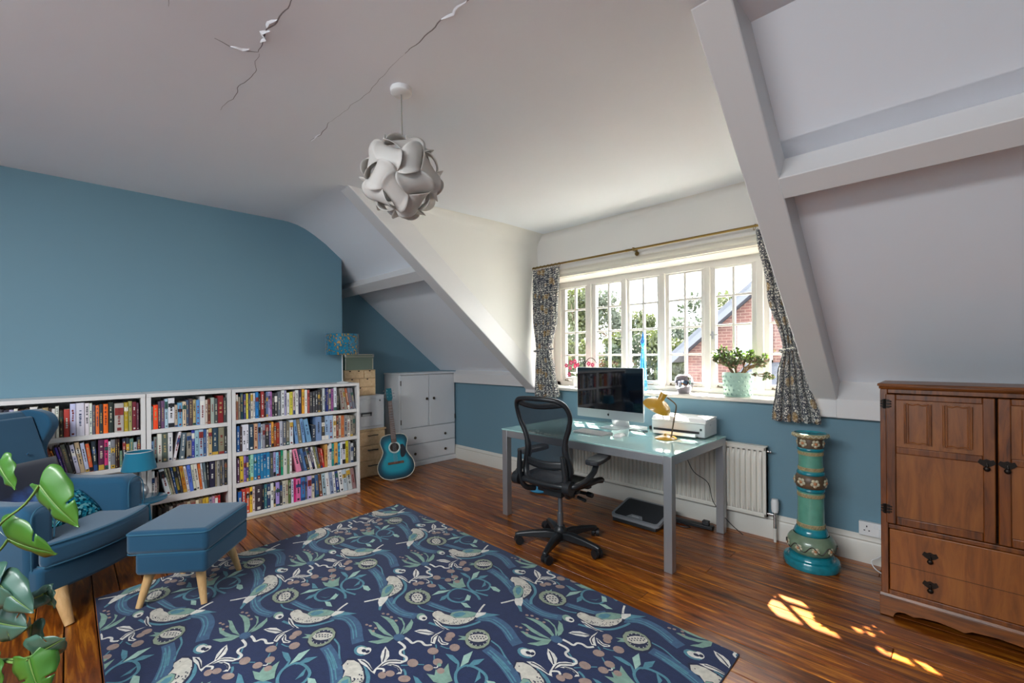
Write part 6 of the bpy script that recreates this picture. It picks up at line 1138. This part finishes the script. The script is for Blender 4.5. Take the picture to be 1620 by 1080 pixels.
# ---------------------------------------------------------------- plants beside the armchair (pots stand outside the frame)
rng = random.Random(11)
M_l1 = mat('monstera_green', '3a6a22', .38, coat=.15, var=(6, .2)); M_l2 = mat('monstera_dark', '36584a', .38, coat=.15, var=(6, .2)); M_stalk = mat('monstera_stalk', '5f7d3a', .45)
PX = .0022
def pz(py): return .739-(py-850)*PX
def px(p): return (p+60)*PX
t = thing('monstera_plant', 'large leafy green monstera plant in front of the armchair', 'plant', (-2.456, -.265, 0), radians(45.04))
MB().lathe([(0, 0), (.10, 0), (.105, .01), (.13, .22), (.135, .235), (.125, .235), (.12, .21), (0, .20)], 28, c=(-.10, 0, 0)).build('pot', mat('terracotta', 'a5603f', .8), t, smooth=40)
def monstera_leaf(b, tip, w, mt, dep=0., cup=.25, roll=0., holes=True, droop=.25):
    b = Vector((px(b[0]), dep, pz(b[1]))); tip = Vector((px(tip[0]), dep-.02, pz(tip[1]))); w = w*PX
    d = tip-b; L_ = d.length; d.normalize(); side = d.cross(Vector((0, -1, 0))).normalized(); nrm = side.cross(d)
    side.rotate(Matrix.Rotation(roll, 3, d)); nrm.rotate(Matrix.Rotation(roll, 3, d))
    prof = [(-.16, .22), (-.20, .42), (-.10, .52), (.06, .56), (.25, .54), (.45, .47), (.63, .37), (.80, .22), (.92, .09), (1.0, .0)]
    nv = 5; vs = []; fs = []
    sp = cr_spline(prof, 4)
    def P(u, s, k):
        a, h = u; q = s*h*k
        return b+d*(max(a, -.2*k)*L_ if a > 0 else a*k*L_)+side*q*w+nrm*(-cup*w*(k*h*2)**2*.55-droop*L_*max(0, a)**2*.6+.004*sin(a*14)*k*k)
    for s in (1, -1):
        o = len(vs); n = len(sp)
        for i, u in enumerate(sp):
            for j in range(nv): vs.append(P(u, s, j/(nv-1)))
        for i in range(n-1):
            a = (sp[i][0]+sp[i+1][0])/2
            for j in range(nv-1):
                if holes and s > 0 and .40 < a < .45 and j >= 2: continue
                if holes and s < 0 and .56 < a < .60 and j >= 2: continue
                q = (o+i*nv+j, o+i*nv+j+1, o+(i+1)*nv+j+1, o+(i+1)*nv+j); fs.append(q if s > 0 else q[::-1])
    lf = MB().add(vs, fs).build('leaf', mt, t, smooth=180, fix=False)
    mr = MB().tube([b+d*L_*q-nrm*(droop*L_*q*q*.6)-nrm*.0005 for q in (0, .25, .5, .75, .97)], [.003, .0025, .002, .0015, .0008], 6).build('midrib', M_stalk, lf, smooth=60)
    q = lf.modifiers.new('thickness', 'SOLIDIFY'); q.thickness = .0012; return b
LV = [((64, 768), (121, 836), 66, M_l1, .0, .3, .15, True), ((-12, 862), (64, 892), 78, M_l1, .05, .3, .5, True), ((26, 914), (79, 954), 46, M_l2, -.05, .2, -.3, False), ((27, 912), (-32, 938), 62, M_l2, -.06, .25, .2, False),
      ((50, 950), (4, 968), 30, M_l2, .04, .2, .6, False), ((-4, 985), (45, 990), 54, M_l2, .0, .3, -.2, True), ((20, 1006), (22, 1062), 40, M_l2, .06, .2, .3, False), ((58, 1034), (106, 1012), 50, M_l2, .0, .3, .5, True), ((60, 1034), (84, 1092), 54, M_l1, -.03, .35, -.3, True),
      ((-8, 1040), (15, 1076), 36, M_l1, -.02, .2, .2, False), ((-16, 738), (12, 778), 44, M_l1, .03, .25, .3, False), ((48, 948), (68, 972), 22, M_l2, .05, .2, .1, False)]
bases = [monstera_leaf(*l) for l in LV]
for i, (b, l) in enumerate(zip(bases, LV)):
    st = Vector((-.10+rng.uniform(-.03, .03), rng.uniform(-.03, .03), .20)); mid = st.lerp(b, .55)+Vector((-.05, .02, .10 if b.z > .5 else .02))
    MB().tube(cr_spline([tuple(st), tuple(mid), tuple(b.lerp(mid, .25)+Vector((0, 0, -.01))), tuple(b)], 5), .0045, 6).build('leaf_stalk', M_stalk, t, smooth=60)
t = thing('spider_plant', 'thin arching white-striped spider plant leaves at the edge above monstera', 'plant', (-2.62, -.48, 0), radians(45.04))
MB().lathe([(0, 0), (.06, 0), (.065, .01), (.078, .90), (.07, .90), (0, .88)], 20).build('tall_planter', mat('planter_grey', '8d8d8a', .6), t, smooth=40)
M_sp1 = mat('spider_green', '6f8a52', .4); M_sp2 = mat('spider_white', 'd5d8c6', .4)
for i, (tx, tz, h) in enumerate([(.16, 1.045, .07), (.20, .915, .14), (.235, .80, .16), (.20, .735, .12), (.13, 1.0, .10), (.10, .86, .12), (.175, .66, .05), (-.15, .9, .12), (-.12, 1.0, .1), (.05, .78, .1)]):
    b = Vector((0, 0, .89)); tip = Vector((tx+.205, .05-.03*(i % 3), tz)); m = MB(); vs = []; n = 12
    for k in range(n+1):
        q = k/n; p = b.lerp(tip, q)+Vector((0, 0, h*sin(pi*q)*(1.2-.4*q))); wd = .0075*(1-q)**.6*min(1, q*8+.3)
        vs += [p+Vector((0, .6, 1)).normalized()*wd*f for f in (-1, -.35, .35, 1)]
    fs = []; 
    for k in range(n):
        for j in range(3): m.add([], [], 0); fs.append(((k*4+j, k*4+j+1, k*4+j+5, k*4+j+4), j))
    m.v = [tuple(v) for v in vs]; m.f = [f for f, j in fs]; m.m = [1 if j != 1 else 0 for f, j in fs]
    m.build('leaf', [M_sp1, M_sp2], t, smooth=180, fix=False, solid=.0008)

# ---------------------------------------------------------------- outside: neighbour house, trees and bushes
gr = MB().box((-60, 5, -5.7), (40, 90, -5.5)).build('ground', mat('paving_grey', '86847f', .95, var=(.4, .2))); struct(gr)
def brick_mat():
    m = mat('red_brick', '8a4038', .9); N = m.node_tree.nodes; L = m.node_tree.links; b = N['Principled BSDF']
    tc = N.new('ShaderNodeTexCoord'); sp = N.new('ShaderNodeSeparateXYZ'); cb = N.new('ShaderNodeCombineXYZ'); L.new(tc.outputs['Object'], sp.inputs[0])
    ad = N.new('ShaderNodeMath'); L.new(sp.outputs[0], ad.inputs[0]); L.new(sp.outputs[1], ad.inputs[1]); L.new(ad.outputs[0], cb.inputs[0]); L.new(sp.outputs[2], cb.inputs[1])
    br = N.new('ShaderNodeTexBrick'); br.inputs['Scale'].default_value = 1; br.inputs['Brick Width'].default_value = .225; br.inputs['Row Height'].default_value = .075; br.inputs['Mortar Size'].default_value = .008
    br.inputs['Color1'].default_value = lin('43251f'); br.inputs['Color2'].default_value = lin('371f1b'); br.inputs['Mortar'].default_value = lin('55453d'); L.new(cb.outputs[0], br.inputs['Vector']); L.new(br.outputs[0], b.inputs['Base Color']); return m
M_brick = brick_mat(); M_slate = mat('slate', '2c2f37', .7, bump=(6, .4, .05), var=(5, .25))
t = thing('brick_house', 'red brick neighbouring house with dark gable roof outside the window', 'house', (-1.5, 12, -5.5))
MB().prism([(-3.72, 0), (3.72, 0), (3.72, 6.88), (0, 10.0), (-3.72, 6.88)], 0, 8, 'y').build('walls', M_brick, t)
for s in (-1, 1):
    sl_ = .84; n_ = Vector((sl_*-s*-1, 0, 1)).normalized()
    e0 = (s*4.05, 6.62); e1 = (0, 10.02)
    MB().prism([e0, e1, (0, 10.30), (s*4.05, 6.90)], -.3, 8.2, 'y').build('roof_slope', M_slate, t)
    MB().prism([(s*4.05, 6.58), (0, 9.98), (0, 10.16), (s*4.05, 6.76)], -.34, -.29, 'y').build('barge_board', mat('dark_barge', '31343b', .6), t)
wf = MB().box((-2.42, -.06, 6.62), (-2.34, .05, 7.62)).box((-1.72, -.06, 6.62), (-1.64, .05, 7.62)).box((-2.42, -.06, 7.54), (-1.64, .05, 7.62)).box((-2.42, -.06, 6.62), (-1.64, .05, 6.70)).build('window_frame', M_win, t)
MB().box((-2.34, -.02, 6.70), (-1.72, .0, 7.54)).build('pane', mat('far_glass', '5f717a', .5), wf)
wf = MB().box((.6, -.06, 4.3), (1.6, .05, 5.6)).build('window_frame', M_win, t); MB().box((.68, -.07, 4.38), (1.52, -.061, 5.52)).build('pane', mat('far_glass', '8fa3ad'), wf)
MB().box((-2.1, -1.6, 0), (1.0, 0, 5.95)).build('lean_to_wall', mat('orange_brick', '9a5a38', .9), t)
MB().prism([(-1.75, 6.02), (-1.75, 5.88), (0, 6.50), (0, 6.64)], -2.2, 1.1, 'x').build('lean_to_roof', M_slate, t)
MB().box((1.2, 3, 9.2), (1.9, 3.7, 11.2)).build('chimney_stack', M_brick, t)
def leafmat(n, h): 
    m = mat(n, h, .6, var=(1.2, .35)); N = m.node_tree; tr = N.nodes.new('ShaderNodeBsdfTranslucent'); tr.inputs[0].default_value = lin(h); mx = N.nodes.new('ShaderNodeMixShader'); mx.inputs[0].default_value = .35
    N.links.new(N.nodes['Principled BSDF'].outputs[0], mx.inputs[1]); N.links.new(tr.outputs[0], mx.inputs[2]); N.links.new(mx.outputs[0], N.nodes['Material Output'].inputs[0]); return m
M_fol = [leafmat('foliage_olive', '343b1a'), leafmat('foliage_deep', '20291a'), leafmat('foliage_grey', '353d31')]
M_bark = mat('bark', '4a3c30', .9)
def tree(label, x, y, zb, zt, r, mi, n, size, name='tree', cat='tree', sparse=.0):
    rg = random.Random(int(x*100+y)); t = thing(name, label, cat, (x, y, -5.5)); h = zt+5.5; c0 = zb+5.5
    tr = MB().tube([(0, 0, 0), (.05, 0, h*.4), (0, .05, h*.75)], [.16, .12, .05], 8)
    for k in range(6):
        a = rg.uniform(0, 6.28); z = rg.uniform(max(.3, c0), h*.8); tr.tube([(0, 0, z), (r*.4*cos(a), r*.4*sin(a), z+.5), (r*.75*cos(a), r*.75*sin(a), z+.8)], [.05, .035, .015], 6)
    tr.build('trunk', M_bark, t, smooth=60)
    cl = [(Vector((rg.gauss(0, .4)*r, rg.gauss(0, .4)*r, rg.uniform(c0+.1*(h-c0), h-.25*r))), r*rg.uniform(.28, .5)) for _ in range(14)]
    vs = []; fs = []; ms = []
    for _ in range(n):
        c, cr_ = rg.choice(cl); d = Vector((rg.gauss(0, 1), rg.gauss(0, 1), rg.gauss(0, 1))).normalized()
        p = c+d*cr_*(rg.random()**.4)
        if p.z > h: continue
        u = Vector((rg.gauss(0, 1), rg.gauss(0, 1), rg.gauss(0, 1))).normalized(); v = u.orthogonal().normalized(); s = size*rg.uniform(.5, 1.2)
        o = len(vs); vs += [p-u*s, p+v*s*.45, p+u*s, p-v*s*.45]; fs.append((o, o+1, o+2, o+3))
    MB().add(vs, fs).build('crown', M_fol[mi], t, fix=False)['kind'] = 'stuff'
tree('tall olive tree, farthest left of those outside the dormer window', -13.6, 18, .5, 5.3, 2.2, 0, 6500, .13)
tree('sparse thin tree seen through the second casement of window', -11.7, 18.5, .5, 4.7, 1.4, 2, 2200, .11)
tree('round olive tree seen through the third casement above the bushes', -10.2, 18, .0, 3.5, 1.05, 0, 2600, .12)
tree('distant grey-green tree low behind the fourth casement', -17.2, 40, -2, 4.9, 3.0, 2, 3000, .25)
tree('distant grey-green wider tree just left of brick house roof', -14.6, 40, -2, 4.6, 2.6, 2, 3000, .25)
tree('dark treetop rising behind the brick house gable', -9.1, 25, .0, 4.95, 1.6, 1, 3000, .15)
tree('olive green tree directly behind the sloping brick gable', -7.6, 22, .0, 4.1, 1.5, 0, 3000, .14)
for i, (x, y, zt, r, mi, lab) in enumerate([(-10.9, 13.6, 2.3, 1.0, 1, 'dark green bush outside, behind the leftmost casement'), (-9.7, 13.2, 2.05, .95, 0, 'olive green bush outside, behind the second casement'), (-8.5, 13.5, 2.1, .95, 0, 'round olive bush outside, behind the blue bottle vase'),
    (-7.4, 13.2, 2.0, .95, 1, 'deep green bush outside, between third and fourth casement'), (-6.3, 13.6, 2.15, .9, 0, 'olive bush outside, close to the eaves of brick house'), (-12.2, 14.5, 2.4, 1.1, 1, 'dark bush outside, half hidden by the left curtain')]):
    tree(lab, x, y, -1.2, zt, r, mi, 3800, .10, 'bush', 'bush')
